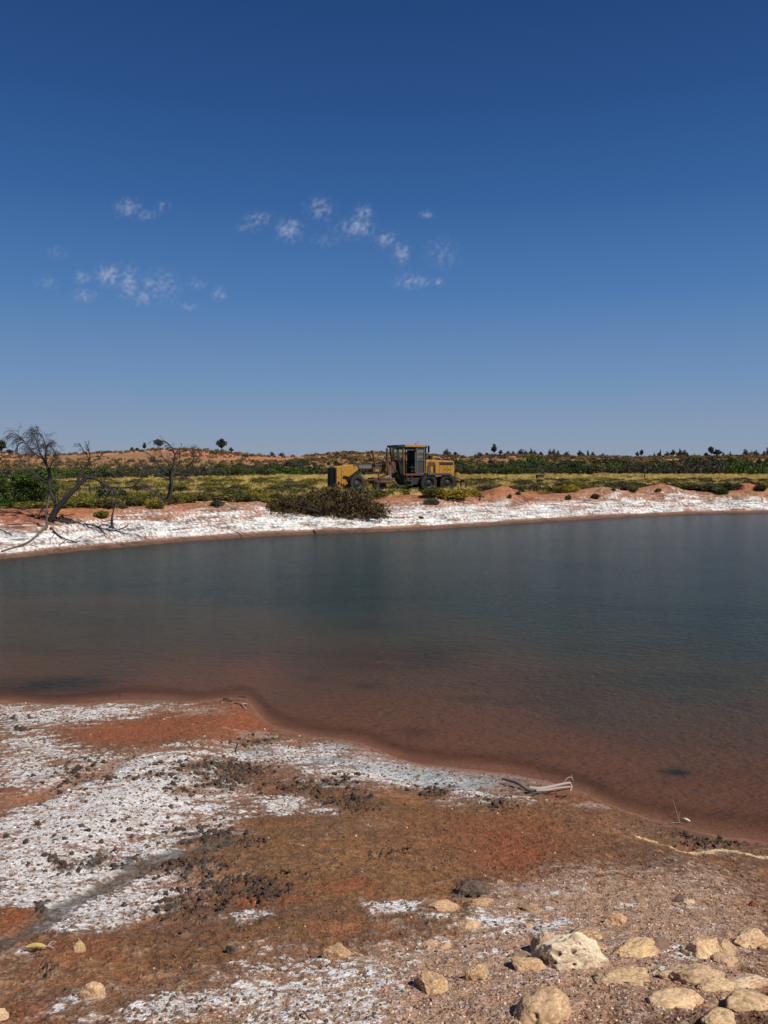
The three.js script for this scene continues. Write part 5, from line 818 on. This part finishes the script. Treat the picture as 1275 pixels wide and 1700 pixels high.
{ const p = onWater(1139, 1362), c = V(p[0], 0.004, -p[1]), m = Math.hypot(p[1], EYE) / FOC, t = thing('white_feather', 'small white feather lying in the shallow red water', 'feather', [c.x, c.y, c.z], -0.9);
  const f = new THREE.SphereGeometry(1, 14, 8); f.scale(7 * m, 0.004, 2.2 * m); { const q = f.attributes.position; for (let i = 0; i < q.count; i++) { const x = q.getX(i) / (7 * m); q.setY(i, q.getY(i) + 0.012 * (1 - x * x) + .003 * Math.sin(x * 22)); q.setZ(i, q.getZ(i) + 0.2 * m * Math.sin(x * 30)); } f.computeVertexNormals(); }
  mesh('vane', f, std([0.75, 0.7, 0.66], 0.8), t); mesh('quill', limb([[-8 * m, .004, 0], [0, .018, 0], [6 * m, .006, 0]], .0025, .001, 5).g, woodPale, t); }
{ const a = ground(42, 1582), m = Math.hypot(a.x, a.y - EYE, a.z) / FOC, t = thing('dry_leaf', 'bright yellow fallen leaf on brown mud at bottom left', 'leaf', [a.x, groundY(a.x, a.z) + .012, a.z], 0.06);
  const N = 12, pos = [], idx = []; for (let i = 0; i <= N; i++) { const s = i / N, x = s * 30 * m, w = 3.1 * m * Math.pow(Math.sin(Math.PI * Math.pow(s, .8)), .8) + .0004, y = .010 * Math.sin(s * 3.1) + .004; for (const [k, l] of [[-1, 0.004], [0, 0], [1, 0.006]]) pos.push(x, y + l, k * w * 1.5 + .006 * s); } for (let i = 0; i < N; i++) for (let k = 0; k < 2; k++) { const q = i * 3 + k; idx.push(q, q + 1, q + 3, q + 1, q + 4, q + 3); }
  const top = new THREE.BufferGeometry(); top.setAttribute('position', new THREE.Float32BufferAttribute(pos, 3)); top.setIndex(idx); top.computeVertexNormals(); mesh('blade', top, new THREE.MeshPhysicalMaterial({ color: new THREE.Color().setRGB(0.72, 0.53, 0.10), roughness: .6, transmission: .25, thickness: 0, side: THREE.DoubleSide }), t);
  mesh('stalk', limb([[29 * m, .008, .004], [34 * m, .012, 0], [40 * m, .02, -.01]], .0016, .001, 5).g, woodPale, t); }
sticks('thin_straw', 'pale straws lying beside the yellow leaf', 'straw', [{ p: [[80, 1579, .012], [86, 1575, .02], [93, 1571, .02]], r: [.003, .002], m: woodPale }, { p: [[71, 1583, .01], [80, 1582, .015], [90, 1582, .01]], r: [.003, .002], m: woodPale }]);
sticks('thin_straw', 'curled dark twig on the pale gravel at the bottom', 'twig', [{ p: [[503, 1688, .012], [506, 1694, .02], [513, 1698, .01]], r: [.003, .002], m: woodDark }]);
sticks('thin_straw', 'crooked dead stalks lying on the salt below the spit', 'stalks', [{ p: [[320, 1240, .01], [332, 1233, .03], [342, 1240, .02]], r: [.008, .004], m: woodPale }, { p: [[392, 1250, .02], [401, 1234, .04], [412, 1240, .02]], r: [.007, .004], m: woodGrey }]);
renderer.render(scene, camera);
